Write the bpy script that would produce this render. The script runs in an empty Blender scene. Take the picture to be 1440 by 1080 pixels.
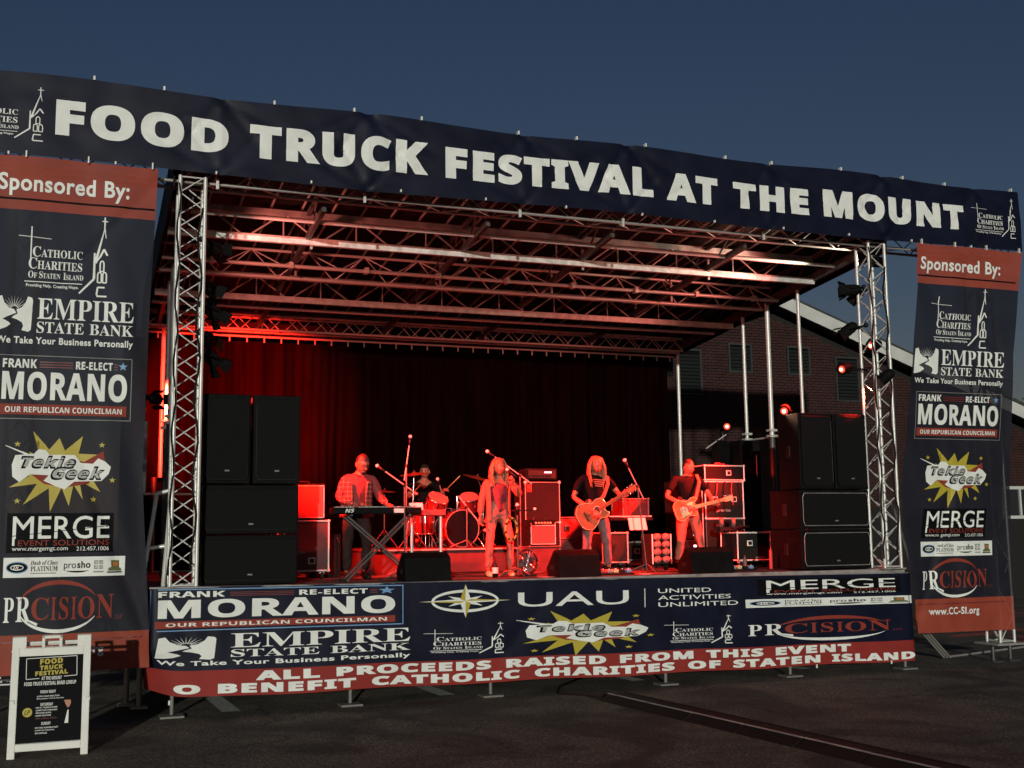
import bpy, bmesh, math, random, mathutils
from mathutils import Vector as V, Matrix, Euler, noise
R = random.Random(11)
sc = bpy.context.scene
C = sc.collection
rad = math.radians

# ---------------- camera, sky, sun, exposure ----------------
cd = bpy.data.cameras.new('camera')
cd.sensor_width = 36; cd.lens = 40.04; cd.clip_start = .05; cd.clip_end = 3000
cam = bpy.data.objects.new('camera', cd); C.objects.link(cam); sc.camera = cam
yaw, pitch, roll = .3641, .1285, -.0117
F = V((math.sin(yaw)*math.cos(pitch), math.cos(yaw)*math.cos(pitch), math.sin(pitch)))
Rt = V((math.cos(yaw), -math.sin(yaw), 0)); Up = Rt.cross(F)
R2 = Rt*math.cos(roll)+Up*math.sin(roll); U2 = Up*math.cos(roll)-Rt*math.sin(roll)
m = Matrix((R2, U2, -F)).transposed().to_4x4(); m.translation = V((-6.3153, -14.2455, 2.1097))
cam.matrix_world = m

SUN_EL, SUN_AZ = rad(7.5), rad(-20)     # azimuth: to the right of the stage's normal, behind the camera
w = bpy.data.worlds.new('World'); sc.world = w; w.use_nodes = True
nt = w.node_tree; bg = nt.nodes['Background']
sky = nt.nodes.new('ShaderNodeTexSky'); sky.sky_type = 'NISHITA'; sky.sun_disc = False
sky.sun_elevation = SUN_EL; sky.sun_rotation = math.pi-SUN_AZ
sky.air_density = 1.2; sky.dust_density = .3; sky.ozone_density = 3.5
hs = nt.nodes.new('ShaderNodeHueSaturation'); hs.inputs['Saturation'].default_value = 1.08
nt.links.new(sky.outputs[0], hs.inputs['Color']); tn = nt.nodes.new('ShaderNodeVectorMath'); tn.operation = 'MULTIPLY'; tn.inputs[1].default_value = (1.45, .99, 1.04)
nt.links.new(hs.outputs[0], tn.inputs[0]); nt.links.new(tn.outputs[0], bg.inputs[0])
bg.inputs[1].default_value = .0275
sd = bpy.data.lights.new('sun', 'SUN'); sd.energy = 2.05; sd.angle = rad(.8); sd.color = (1, .995, .90)
so = bpy.data.objects.new('sun', sd); C.objects.link(so)
sdir = V((-math.sin(SUN_AZ)*math.cos(SUN_EL), math.cos(SUN_AZ)*math.cos(SUN_EL), -math.sin(SUN_EL)))
so.rotation_euler = sdir.to_track_quat('-Z', 'Y').to_euler(); so.location = (8, -20, 12)
sc.view_settings.view_transform = 'Standard'; sc.view_settings.look = 'None'
sc.view_settings.exposure = 0; sc.view_settings.gamma = 1; sc.view_settings.use_curve_mapping = False
sc.cycles.max_bounces = 6; sc.cycles.transparent_max_bounces = 16
sc.cycles.use_denoising = True; sc.cycles.sample_clamp_indirect = 4

# ---------------- materials ----------------
def mat(name, col, rough=.6, metal=0, var=0, vs=8, bump=0, bs=60, emit=0, ecol=None, spec=None, trans=0, stretch=None, sheen=0, coat=0):
    m = bpy.data.materials.new(name); m.use_nodes = True; n = m.node_tree; b = n.nodes['Principled BSDF']
    b.inputs['Base Color'].default_value = (*col, 1); b.inputs['Roughness'].default_value = rough
    b.inputs['Metallic'].default_value = metal
    if spec is not None: b.inputs['Specular IOR Level'].default_value = spec
    if sheen: b.inputs['Sheen Weight'].default_value = sheen
    if coat: b.inputs['Coat Weight'].default_value = coat; b.inputs['Coat Roughness'].default_value = .1
    if emit:
        b.inputs['Emission Color'].default_value = (*(ecol or col), 1); b.inputs['Emission Strength'].default_value = emit
    if var or bump:
        tc = n.nodes.new('ShaderNodeTexCoord'); mp = n.nodes.new('ShaderNodeMapping')
        n.links.new(tc.outputs['Object'], mp.inputs[0])
        if stretch: mp.inputs['Scale'].default_value = stretch
    if var:
        t = n.nodes.new('ShaderNodeTexNoise'); t.inputs['Scale'].default_value = vs; t.inputs['Detail'].default_value = 6
        n.links.new(mp.outputs[0], t.inputs[0])
        r = n.nodes.new('ShaderNodeMapRange'); r.inputs[1].default_value = .3; r.inputs[2].default_value = .7
        r.inputs[3].default_value = 1-var; r.inputs[4].default_value = 1+var
        n.links.new(t.outputs[0], r.inputs[0])
        x = n.nodes.new('ShaderNodeVectorMath'); x.operation = 'SCALE'; x.inputs[0].default_value = col
        n.links.new(r.outputs[0], x.inputs['Scale']); n.links.new(x.outputs[0], b.inputs['Base Color'])
        r2 = n.nodes.new('ShaderNodeMapRange'); r2.inputs[3].default_value = max(.05, rough-.12); r2.inputs[4].default_value = min(1, rough+.12)
        n.links.new(t.outputs[0], r2.inputs[0]); n.links.new(r2.outputs[0], b.inputs['Roughness'])
    if bump:
        t = n.nodes.new('ShaderNodeTexNoise'); t.inputs['Scale'].default_value = bs; t.inputs['Detail'].default_value = 4
        n.links.new(mp.outputs[0], t.inputs[0])
        q = n.nodes.new('ShaderNodeBump'); q.inputs['Strength'].default_value = bump; q.inputs['Distance'].default_value = .01
        n.links.new(t.outputs[0], q.inputs['Height']); n.links.new(q.outputs[0], b.inputs['Normal'])
    if trans:
        tr = n.nodes.new('ShaderNodeBsdfTransparent'); mx = n.nodes.new('ShaderNodeMixShader'); mx.inputs[0].default_value = trans
        n.links.new(b.outputs[0], mx.inputs[1]); n.links.new(tr.outputs[0], mx.inputs[2])
        n.links.new(mx.outputs[0], n.nodes['Material Output'].inputs[0])
    return m
M = {}
def dm(k, *a, **kw): M[k] = mat(k, *a, **kw)
dm('asphalt', (.05, .047, .04), .85, var=.55, vs=1.3, bump=.6, bs=140)
dm('line_paint', (.45, .45, .42), .7, var=.35, vs=20)
dm('aluminium', (.66, .66, .61), .42, .3, var=.25, vs=9)
dm('aluminium_dull', (.42, .40, .37), .5, .5, var=.3, vs=6)
dm('steel_mid', (.20, .19, .17), .6, .3, var=.3)
dm('steel_dark', (.09, .085, .08), .5, .5, var=.3)
dm('roof_tarp', (.008, .007, .006), .7, spec=.15, var=.5, vs=3, bump=.5, bs=5)
dm('black_paint', (.006, .006, .006), .6, var=.3, bump=.3, bs=200, spec=.06)
dm('black_grille', (.005, .005, .005), .75, var=.35, vs=60, bump=.5, bs=300, spec=.15)
dm('black_plastic', (.008, .008, .008), .45, spec=.25)
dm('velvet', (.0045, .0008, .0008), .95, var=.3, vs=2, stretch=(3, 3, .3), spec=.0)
dm('navy_mesh', (.013, .014, .022), .6, var=.2, vs=2, trans=.08, spec=.2)
dm('red_mesh', (.30, .055, .030), .6, var=.14, vs=2, trans=.07, spec=.2)
dm('navy', (.0045, .0062, .019), .5, var=.25, vs=2, spec=.22)
dm('red_vinyl', (.26, .028, .022), .6, spec=.2, var=.12, vs=2)
dm('print_white', (.78, .80, .74), .5, var=.06, vs=5)
dm('print_red', (.26, .04, .024), .6, spec=.2)
dm('print_darkred', (.16, .02, .02), .5)
dm('print_mid', (.40, .41, .38), .5)
dm('print_yellow', (.46, .37, .035), .5)
dm('print_orange', (.5, .16, .04), .5)
dm('print_blue', (.16, .32, .55), .5)
dm('print_grey', (.22, .22, .2), .5)
dm('print_black', (.004, .004, .005), .6, spec=.08)
dm('print_green', (.12, .14, .05), .5)
dm('print_skin', (.45, .2, .12), .5)
dm('plastic_white', (.78, .78, .70), .45, var=.06, vs=6)
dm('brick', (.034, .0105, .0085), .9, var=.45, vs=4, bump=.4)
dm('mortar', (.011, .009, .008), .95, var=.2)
dm('fascia_white', (.55, .56, .52), .6, var=.1, vs=2)
dm('louver', (.026, .031, .029), .6, var=.2)
dm('shingle', (.04, .04, .04), .9, var=.3)
dm('glass_dark', (.02, .025, .03), .1)
dm('leaf', (.05, .09, .03), .7, var=.4, vs=3)
dm('bark', (.08, .06, .045), .9, var=.3)
dm('grass', (.07, .11, .03), .8, var=.4)
dm('skin', (.38, .11, .065), .5, var=.08, vs=20)  # reddened: the stage light is partly put into this colour
dm('hair_blonde_redlit', (.32, .11, .05), .5, var=.35, vs=30, stretch=(4, 4, .4))  # blonde hair with the red stage light put into its colour
dm('hair_dark', (.022, .012, .009), .5, var=.3, vs=30)
dm('denim_redlit', (.34, .11, .085), .8, var=.2, vs=14, bump=.4, bs=25)  # light jeans; red of the stage lamps put into the colour
dm('denim_blue', (.14, .095, .10), .8, var=.35, vs=12, bump=.4, bs=25)
dm('trouser_redlit', (.32, .10, .07), .8, var=.15, vs=12, bump=.4, bs=25)  # trousers with the stage lamps' red put into the colour
dm('cloth_black', (.006, .005, .005), .9, spec=.08, var=.3, bump=.3, bs=25)
dm('cloth_dark', (.028, .014, .013), .85, spec=.15, var=.3, bump=.3, bs=25)
dm('cloth_maroon', (.13, .02, .03), .8, var=.25, bump=.3, bs=25)
dm('cloth_red', (.25, .03, .03), .8, var=.2, bump=.3, bs=25)
dm('cloth_redlit', (.36, .09, .06), .85, var=.2, bump=.4, bs=18)  # jacket and strap cloth, stage-light red put into the colour
dm('wood_top', (.45, .10, .04), .3, var=.2, vs=5, stretch=(12, 1, 1), coat=.5)
dm('wood_dark', (.05, .02, .012), .4)
dm('maple', (.6, .42, .2), .35, var=.1, coat=.3)
dm('cream', (.65, .55, .30), .35, coat=.4)
dm('sunburst', (.45, .11, .035), .3, var=.25, vs=4, coat=.5)
dm('chrome', (.8, .8, .8), .15, 1)
dm('brass', (.25, .13, .06), .35, .8, var=.2)
dm('drum_red', (.07, .007, .007), .25, coat=.6)
dm('drum_head', (.24, .11, .09), .5)
dm('pad_redlit', (.30, .12, .10), .6)
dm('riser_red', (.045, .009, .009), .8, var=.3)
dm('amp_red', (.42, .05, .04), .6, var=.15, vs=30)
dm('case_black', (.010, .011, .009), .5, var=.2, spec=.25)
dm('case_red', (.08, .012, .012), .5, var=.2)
dm('paper', (.6, .55, .52), .8)
dm('bulb_hot', (1, .55, .4), .5, emit=5, ecol=(1, .32, .2))
dm('lens_red', (.5, .1, .06), .3, emit=.8, ecol=(1, .06, .025))
dm('bulb_warm', (1, .7, .5), .5, emit=5, ecol=(1, .5, .3))
dm('led_white', (.7, .8, 1), .5, emit=2.2, ecol=(.7, .8, 1))
dm('rubber', (.014, .008, .007), .75, var=.3, spec=.2)
dm('wood_deck', (.03, .027, .024), .8, var=.3, vs=10)
dm('tambourine', (.7, .35, .05), .3)

# plaid
def plaid():
    m = bpy.data.materials.new('plaid'); m.use_nodes = True; n = m.node_tree; b = n.nodes['Principled BSDF']; b.inputs['Roughness'].default_value = .85
    tc = n.nodes.new('ShaderNodeTexCoord'); fac = None
    for ax, s in (('X', 19), ('Z', 16)):
        sp = n.nodes.new('ShaderNodeSeparateXYZ'); n.links.new(tc.outputs['Object'], sp.inputs[0])
        mu = n.nodes.new('ShaderNodeMath'); mu.operation = 'MULTIPLY'; mu.inputs[1].default_value = s; n.links.new(sp.outputs[ax], mu.inputs[0])
        fr = n.nodes.new('ShaderNodeMath'); fr.operation = 'FRACT'; n.links.new(mu.outputs[0], fr.inputs[0])
        lt = n.nodes.new('ShaderNodeMath'); lt.operation = 'LESS_THAN'; lt.inputs[1].default_value = .16; n.links.new(fr.outputs[0], lt.inputs[0])
        if fac is None: fac = lt
        else:
            a = n.nodes.new('ShaderNodeMath'); a.operation = 'MAXIMUM'; n.links.new(fac.outputs[0], a.inputs[0]); n.links.new(lt.outputs[0], a.inputs[1]); fac = a
    mx = n.nodes.new('ShaderNodeMix'); mx.data_type = 'RGBA'
    mx.inputs[6].default_value = (.09, .02, .018, 1); mx.inputs[7].default_value = (.34, .13, .10, 1)
    n.links.new(fac.outputs[0], mx.inputs[0]); n.links.new(mx.outputs[2], b.inputs['Base Color'])
    return m
M['plaid'] = plaid()

# ---------------- helpers ----------------
WM = {}
def tagp(o, label=None, cat=None, group=None, kind=None):
    if label: o['label'] = label
    if cat: o['category'] = cat
    if group: o['group'] = group
    if kind: o['kind'] = kind
    return o
def thing(name, label, cat, loc=(0, 0, 0), rz=0, group=None):
    o = bpy.data.objects.new(name, None); o.empty_display_size = .1; C.objects.link(o)
    o.location = loc; o.rotation_euler = (0, 0, rz); WM[o.name] = Matrix.Translation(loc) @ Matrix.Rotation(rz, 4, 'Z')
    return tagp(o, label, cat, group)
def wm(o): return WM.get(o.name, Matrix.Identity(4)) if o else Matrix.Identity(4)

def frame_z(d):
    d = d.normalized(); a = V((0, 0, 1)) if abs(d.z) < .95 else V((1, 0, 0))
    x = a.cross(d).normalized(); y = d.cross(x)
    return x, y, d
class MB:
    def __init__(s): s.v = []; s.f = []; s.m = []; s.mats = []
    def mi(s, k):
        if k not in s.mats: s.mats.append(k)
        return s.mats.index(k)
    def add(s, vs, fs, k):
        o = len(s.v); s.v += [tuple(p) for p in vs]; i = s.mi(k)
        for f in fs: s.f.append([o+j for j in f]); s.m.append(i)
        return s
    def box(s, c, d, k, rot=None):
        c = V(c); q = []
        for x in (-.5, .5):
            for y in (-.5, .5):
                for z in (-.5, .5):
                    p = V((x*d[0], y*d[1], z*d[2]))
                    if rot is not None: p = rot @ p
                    q.append(c+p)
        return s.add(q, [(0, 1, 3, 2), (4, 6, 7, 5), (0, 4, 5, 1), (2, 3, 7, 6), (0, 2, 6, 4), (1, 5, 7, 3)], k)
    def bb(s, a, b, k):
        return s.box([(a[i]+b[i])/2 for i in range(3)], [abs(b[i]-a[i]) for i in range(3)], k)
    def tube(s, pts, r, k, n=8, caps=True):
        pts = [V(p) for p in pts]; rs = r if isinstance(r, (list, tuple)) else [r]*len(pts)
        vs = []; fs = []; x = None
        for i, p in enumerate(pts):
            d = (pts[min(i+1, len(pts)-1)]-pts[max(i-1, 0)]).normalized()
            if x is None: x, y, _ = frame_z(d)
            else:
                x = (x-d*x.dot(d)); x = x.normalized() if x.length > 1e-6 else frame_z(d)[0]; y = d.cross(x)
            for j in range(n):
                a = 2*math.pi*j/n; vs.append(p+(x*math.cos(a)+y*math.sin(a))*rs[i])
        for i in range(len(pts)-1):
            for j in range(n):
                fs.append((i*n+j, i*n+(j+1) % n, (i+1)*n+(j+1) % n, (i+1)*n+j))
        if caps: fs.append(tuple(range(n-1, -1, -1))); fs.append(tuple((len(pts)-1)*n+j for j in range(n)))
        return s.add(vs, fs, k)
    def cyl(s, a, b, r, k, r1=None, n=12): return s.tube([a, b], [r, r if r1 is None else r1], k, n)
    def ell(s, c, r, k, rot=None, nu=14, nv=10, fn=None, keep=None):
        c = V(c); vs = []; fs = []
        for i in range(nv+1):
            t = math.pi*i/nv
            for j in range(nu):
                a = 2*math.pi*j/nu; u = V((math.sin(t)*math.cos(a), math.sin(t)*math.sin(a), math.cos(t)))
                p = V((u.x*r[0], u.y*r[1], u.z*r[2]))
                if fn: p = fn(u, p)
                if rot is not None: p = rot @ p
                vs.append((c+p, u))
        for i in range(nv):
            for j in range(nu):
                q = (i*nu+j, (i+1)*nu+j, (i+1)*nu+(j+1) % nu, i*nu+(j+1) % nu)
                if keep and not keep(sum((vs[k_][1] for k_ in q), V())/4): continue
                fs.append(q)
        return s.add([p for p, _ in vs], fs, k)
    def prism(s, pts, o, ux, uy, th, k, kside=None):
        o, ux, uy = V(o), V(ux), V(uy); n_ = ux.cross(uy).normalized()*th; N = len(pts)
        vs = [o+ux*a+uy*b for a, b in pts]; vs += [p+n_ for p in vs]
        s.add(vs, [tuple(range(N-1, -1, -1)), tuple(range(N, 2*N))], k)
        return s.add(vs, [(i, (i+1) % N, N+(i+1) % N, N+i) for i in range(N)], kside or k)
    def build(s, name, parent=None, label=None, smooth=False, bevel=0, kind=None, local=False):
        me = bpy.data.meshes.new(name)
        if parent is not None and not local:
            iv = wm(parent).inverted(); vs = [iv @ V(p) for p in s.v]
        else: vs = s.v
        me.from_pydata(vs, [], s.f); me.polygons.foreach_set('material_index', s.m)
        for k in s.mats: me.materials.append(M[k])
        if smooth: me.polygons.foreach_set('use_smooth', [True]*len(s.f))
        me.update(); me.validate()
        return link(name, me, parent, label, bevel, kind)
def link(name, me, parent=None, label=None, bevel=0, kind=None):
    o = bpy.data.objects.new(name, me); C.objects.link(o)
    if parent is not None: o.parent = parent; WM[o.name] = wm(parent)
    if bevel:
        b = o.modifiers.new('bevel', 'BEVEL'); b.width = bevel; b.segments = 2; b.limit_method = 'ANGLE'
    return tagp(o, label, kind=kind)
_rod = {}
def rod(name, a, b, r, k, parent, n=8, r2=None):
    key = (k, n)
    if key not in _rod:
        t = MB(); t.cyl((0, 0, 0), (0, 0, 1), 1, k, n=n); me = bpy.data.meshes.new('rod_'+k); me.from_pydata(t.v, [], t.f)
        me.materials.append(M[k]); me.polygons.foreach_set('use_smooth', [len(f) == 4 for f in t.f]); _rod[key] = me
    a, b = V(a), V(b); x, y, d = frame_z(b-a)
    m = Matrix((x, y, d)).transposed().to_4x4(); m.translation = a
    m = m @ Matrix.Diagonal((r, r2 or r, (b-a).length, 1))
    o = bpy.data.objects.new(name, _rod[key]); C.objects.link(o)
    if parent is not None: o.parent = parent; m = wm(parent).inverted() @ m
    o.matrix_basis = m
    return o
_bx = {}
def sbox(name, c, d, k, parent, rot=None):
    if k not in _bx:
        t = MB(); t.box((0, 0, 0), (1, 1, 1), k); me = bpy.data.meshes.new('box_'+k); me.from_pydata(t.v, [], t.f); me.materials.append(M[k]); _bx[k] = me
    o = bpy.data.objects.new(name, _bx[k]); C.objects.link(o); o.parent = parent
    m = Matrix.Translation(c) @ (rot.to_4x4() if rot is not None else Matrix.Identity(4)) @ Matrix.Diagonal((*d, 1))
    o.matrix_basis = wm(parent).inverted() @ m
    return o
def copy_tree(o, parent=None):
    c = o.copy(); C.objects.link(c); c.parent = parent
    WM[c.name] = wm(o)
    for ch in list(o.children): copy_tree(ch, c)
    return c
def dup(root, loc, rz, label, group=None):
    c = copy_tree(root); c.location = loc; c.rotation_euler = (0, 0, rz); c['label'] = label
    if group: c['group'] = group
    return c

# ---------------- printed lettering ----------------
def mathtxt(s, up, lo, dg):
    return ''.join(chr(up+ord(c)-65) if 'A' <= c <= 'Z' else chr(lo+ord(c)-97) if 'a' <= c <= 'z' else chr(dg+ord(c)-48) if c.isdigit() else c for c in s)
STY = {'fat': (1, .042, 1.14), 'semi': (0, .026, 1.08), 'reg': (0, .004, 1.0), 'thin': (0, -.008, 1.05),
       'sb': (1, 0, 1.0), 'sbx': (1, .016, 1.04), 'serif': (2, 0, 1.0), 'serifb': (2, 0, 1.0)}
_tc = {}
def embolden(vs, fs, off):
    """grow the outline of a filled glyph mesh by off"""
    he = {}
    for i, f in enumerate(fs):
        for a, b in zip(f, f[1:]+f[:1]): he[(a, b)] = i
    par = list(range(len(fs)))
    def find(i):
        while par[i] != i: i = par[i]
        return i
    for (a, b), i in he.items():
        if (b, a) in he: par[find(i)] = find(he[(b, a)])
    nxt = {}
    for (a, b), i in he.items():
        if (b, a) not in he: nxt.setdefault(a, []).append((b, find(i)))
    comps = {}
    while nxt:
        a0 = next(iter(nxt)); b, ci = nxt[a0].pop(); loop = [a0]
        if not nxt[a0]: del nxt[a0]
        while b != a0 and b in nxt:
            loop.append(b); l = nxt[b]; k = next((q for q in range(len(l)) if l[q][1] == ci), 0); n_, _ = l.pop(k)
            if not l: del nxt[b]
            b = n_
        comps.setdefault(ci, []).append(loop)
    ov = [(x, y, 0) for x, y in vs]; of = list(fs); j = 0
    for loops in comps.values():
        for loop in loops:
            p = []
            for i in loop:
                q = V(vs[i])
                if not p or (q-p[-1]).length > .004: p.append(q)
            if len(p) < 3: continue
            for i in range(len(p)):
                a, b, c = p[i-1], p[i], p[(i+1) % len(p)]; d0 = (b-a).normalized(); d1 = (c-b).normalized()
                n0 = V((d0.y, -d0.x)); n1 = V((d1.y, -d1.x)); j += 1; l = .06+.06*(j % 5); o = len(ov)
                ov += [(*a, l), (*(a+n0*off), l), (*(b+n0*off), l), (*b, l)]; of.append((o, o+1, o+2, o+3))
                if d0.x*d1.y-d0.y*d1.x > .02:
                    n = n0+n1; o = len(ov); l += .03
                    if n.length > .5: n.normalize(); m = b+n*off/max(.5, n.dot(n0)); ov += [(*b, l), (*(b+n0*off), l), (*m, l), (*(b+n1*off), l)]; of.append((o, o+1, o+2, o+3))
                    else: ov += [(*b, l), (*(b+n0*off), l), (*(b+n1*off), l)]; of.append((o, o+1, o+2))
    return ov, of
def text2d(s, sty):
    key = (s, sty)
    if key in _tc: return _tc[key]
    kind, off, sp = STY[sty]
    t = s if kind == 0 else mathtxt(s, 0x1D5D4, 0x1D5EE, 0x1D7EC) if kind == 1 else mathtxt(s, 0x1D400, 0x1D41A, 0x1D7CE)
    c = bpy.data.curves.new('t', 'FONT'); c.body = t; c.space_character = sp; c.resolution_u = 4
    o = bpy.data.objects.new('t', c); C.objects.link(o)
    me = bpy.data.meshes.new_from_object(o.evaluated_get(bpy.context.evaluated_depsgraph_get()))
    vs = [(p.co.x, p.co.y) for p in me.vertices]; fs = [tuple(p.vertices) for p in me.polygons]
    bpy.data.objects.remove(o); bpy.data.curves.remove(c); bpy.data.meshes.remove(me)
    if off: vs, fs = embolden(vs, fs, off)
    x0 = min(p[0] for p in vs); x1 = max(p[0] for p in vs); y0 = min(p[1] for p in vs); y1 = max(p[1] for p in vs)
    _tc[key] = ([((p[0]-x0)/(x1-x0), (p[1]-y0)/(y1-y0), (p[2] if len(p) > 2 else 0)) for p in vs], fs, (x1-x0)/(y1-y0))
    return _tc[key]
class Print:
    """flat print laid on a surface given by fn(s, z, offset)"""
    def __init__(s, fn, cut=.12, base=.004): s.fn = fn; s.base = base; s.cut = cut; s.b = MB(); s.lay = 0
    def layer(s, n): s.lay = n; return s
    def poly(s, pts, k): s.b.add([(x, s.lay, z) for x, z in pts], [tuple(range(len(pts)))], k); return s
    def tri(s, pts, k): return s.poly(pts, k)
    def text(s, t, x0, z0, x1, z1, k='print_white', sty='fat', ital=0, rise=0):
        vs, fs, _ = text2d(t, sty)
        s.b.add([(x0+(x1-x0)*a+ital*(z1-z0)*(c-.5), s.lay+l, z0+(z1-z0)*c+rise*a) for a, c, l in vs], fs, k); return s
    def smallcaps(s, t, x0, z0, x1, z1, k='print_white', sty='serif'):
        """words whose first letters are larger"""
        items = []; tot = 0
        for wi, wd in enumerate(t.split(' ')):
            if wi: items.append((None, .35)); tot += .35
            for piece, h in ((wd[0], 1.0), (wd[1:], .76)):
                if not piece: continue
                a = text2d(piece.upper(), sty)[2]*h+.06; items.append((piece.upper(), h, a)); tot += a
        x = x0
        for it in items:
            if it[0] is None: x += it[1]/tot*(x1-x0); continue
            w_ = it[2]/tot*(x1-x0); s.text(it[0], x, z0, x+w_*.95, z0+(z1-z0)*it[1], k, sty); x += w_
        return s
    def line(s, a, b, w, k, w2=None):
        d = V((b[0]-a[0], b[1]-a[1])).normalized(); n = V((-d.y, d.x)); w2 = w if w2 is None else w2
        return s.poly([(a[0]+n.x*w/2, a[1]+n.y*w/2), (a[0]-n.x*w/2, a[1]-n.y*w/2), (b[0]-n.x*w2/2, b[1]-n.y*w2/2), (b[0]+n.x*w2/2, b[1]+n.y*w2/2)], k)
    def rect(s, x0, z0, x1, z1, k): return s.poly([(x0, z0), (x1, z0), (x1, z1), (x0, z1)], k)
    def border(s, x0, z0, x1, z1, w, k):
        s.rect(x0, z0, x1, z0+w, k); s.rect(x0, z1-w, x1, z1, k); s.rect(x0, z0+w, x0+w, z1-w, k); return s.rect(x1-w, z0+w, x1, z1-w, k)
    def arc(s, cx, cz, rx, rz, a0, a1, w0, w1, k, n=28):
        vs = []; fs = []
        for i in range(n+1):
            t = i/n; a = rad(a0+(a1-a0)*t); w_ = w0+(w1-w0)*math.sin(math.pi*t)
            for q in (-.5, .5): vs.append((cx+(rx+q*w_)*math.cos(a), s.lay, cz+(rz+q*w_)*math.sin(a)))
        for i in range(n): fs.append((2*i, 2*i+1, 2*i+3, 2*i+2))
        s.b.add(vs, fs, k); return s
    def disc(s, cx, cz, rx, rz, k, n=24): return s.poly([(cx+rx*math.cos(2*math.pi*i/n), cz+rz*math.sin(2*math.pi*i/n)) for i in range(n)], k)
    def star(s, cx, cz, r, rz, k, n=5, inner=.42, rot=90):
        return s.poly([(cx+r*(1 if i % 2 == 0 else inner)*math.cos(rad(rot+i*180/n)), cz+rz*(1 if i % 2 == 0 else inner)*math.sin(rad(rot+i*180/n))) for i in range(2*n)], k)
    def flush(s, name, parent, label=None, local=False):
        me = bpy.data.meshes.new(name); me.from_pydata(s.b.v, [], s.b.f); me.polygons.foreach_set('material_index', s.b.m)
        for k in s.b.mats: me.materials.append(M[k])
        bm = bmesh.new(); bm.from_mesh(me); bmesh.ops.triangulate(bm, faces=bm.faces[:])
        if s.cut:
            for ax, no in ((0, (1, 0, 0)), (2, (0, 0, 1))):
                lo = min(v.co[ax] for v in bm.verts); hi = max(v.co[ax] for v in bm.verts)
                for i in range(int(math.floor(lo/s.cut))+1, int(math.ceil(hi/s.cut))):
                    co = [0, 0, 0]; co[ax] = i*s.cut
                    bmesh.ops.bisect_plane(bm, geom=bm.verts[:]+bm.edges[:]+bm.faces[:], plane_co=co, plane_no=no)
        iv = Matrix.Identity(4) if local else wm(parent).inverted()
        for v in bm.verts: v.co = iv @ V(s.fn(v.co.x, v.co.z, s.base+.003*v.co.y))
        bm.to_mesh(me); bm.free(); s.b = MB()
        return link(name, me, parent, label)
# ---------------- ground and building ----------------
g = MB()
g.add([(-600, -300, 0), (600, -300, 0), (600, 900, 0), (-600, 900, 0)], [(0, 1, 2, 3)], 'asphalt')
go = g.build('ground', kind='structure')
n = M['asphalt'].node_tree; b_ = n.nodes['Principled BSDF']
v_ = n.nodes.new('ShaderNodeTexNoise'); v_.inputs['Scale'].default_value = 42; v_.inputs['Detail'].default_value = 3
tcs = n.nodes.new('ShaderNodeTexCoord'); n.links.new(tcs.outputs['Object'], v_.inputs[0])
big = n.nodes.new('ShaderNodeTexNoise'); big.inputs['Scale'].default_value = .7; big.inputs['Detail'].default_value = 5; big.inputs['Distortion'].default_value = 1.2
n.links.new(tcs.outputs['Object'], big.inputs[0])
def mr(src, a, b, c, d):
    x = n.nodes.new('ShaderNodeMapRange'); x.inputs[1].default_value = a; x.inputs[2].default_value = b; x.inputs[3].default_value = c; x.inputs[4].default_value = d
    n.links.new(src, x.inputs[0]); return x.outputs[0]
mu = n.nodes.new('ShaderNodeMath'); mu.operation = 'MULTIPLY'
vo = n.nodes.new('ShaderNodeTexVoronoi'); vo.inputs['Scale'].default_value = 38; n.links.new(tcs.outputs['Object'], vo.inputs[0])
vc = n.nodes.new('ShaderNodeTexVoronoi'); vc.feature = 'DISTANCE_TO_EDGE'; vc.inputs['Scale'].default_value = .33
wn = n.nodes.new('ShaderNodeTexNoise'); wn.inputs['Scale'].default_value = 1.6; wn.inputs['Detail'].default_value = 4; n.links.new(tcs.outputs['Object'], wn.inputs[0])
wa = n.nodes.new('ShaderNodeVectorMath'); wa.operation = 'MULTIPLY_ADD'; wa.inputs[1].default_value = (.9, .9, 0); n.links.new(wn.outputs['Color'], wa.inputs[0]); n.links.new(tcs.outputs['Object'], wa.inputs[2]); n.links.new(wa.outputs[0], vc.inputs[0])
ck = n.nodes.new('ShaderNodeMath'); ck.operation = 'MULTIPLY'; ck2 = n.nodes.new('ShaderNodeMath'); ck2.operation = 'MULTIPLY'
sx_ = n.nodes.new('ShaderNodeSeparateXYZ'); n.links.new(vo.outputs['Color'], sx_.inputs[0])
n.links.new(mr(vc.outputs['Distance'], .0, .006, .35, 1), ck.inputs[0]); n.links.new(mr(sx_.outputs[0], .6, 1, .85, 1.9), ck.inputs[1])
n.links.new(mr(v_.outputs[0], .38, .62, .25, 1.8), mu.inputs[0]); n.links.new(mr(big.outputs[0], .4, .6, .4, 1.2), mu.inputs[1])
sm = n.nodes.new('ShaderNodeVectorMath'); sm.operation = 'SCALE'; sm.inputs[0].default_value = (.088, .074, .054)
n.links.new(mu.outputs[0], ck2.inputs[0]); n.links.new(ck.outputs[0], ck2.inputs[1]); n.links.new(ck2.outputs[0], sm.inputs['Scale']); n.links.new(sm.outputs[0], b_.inputs['Base Color'])

pl = MB()
for x0, x1, ya, yb in ((-4.71, -4.49, 0.1, 5), (-1.93, -1.72, .3, 5), (.96, 1.17, .5, 5.2), (3.8, 4.01, .6, 5.2)):
    pl.add([(x0+.1, ya, .004), (x1+.1, ya, .004), (x1-.12, yb, .004), (x0-.12, yb, .004)], [(0, 1, 2, 3)], 'line_paint')
pl.build('parking_lines', kind='structure')

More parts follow.
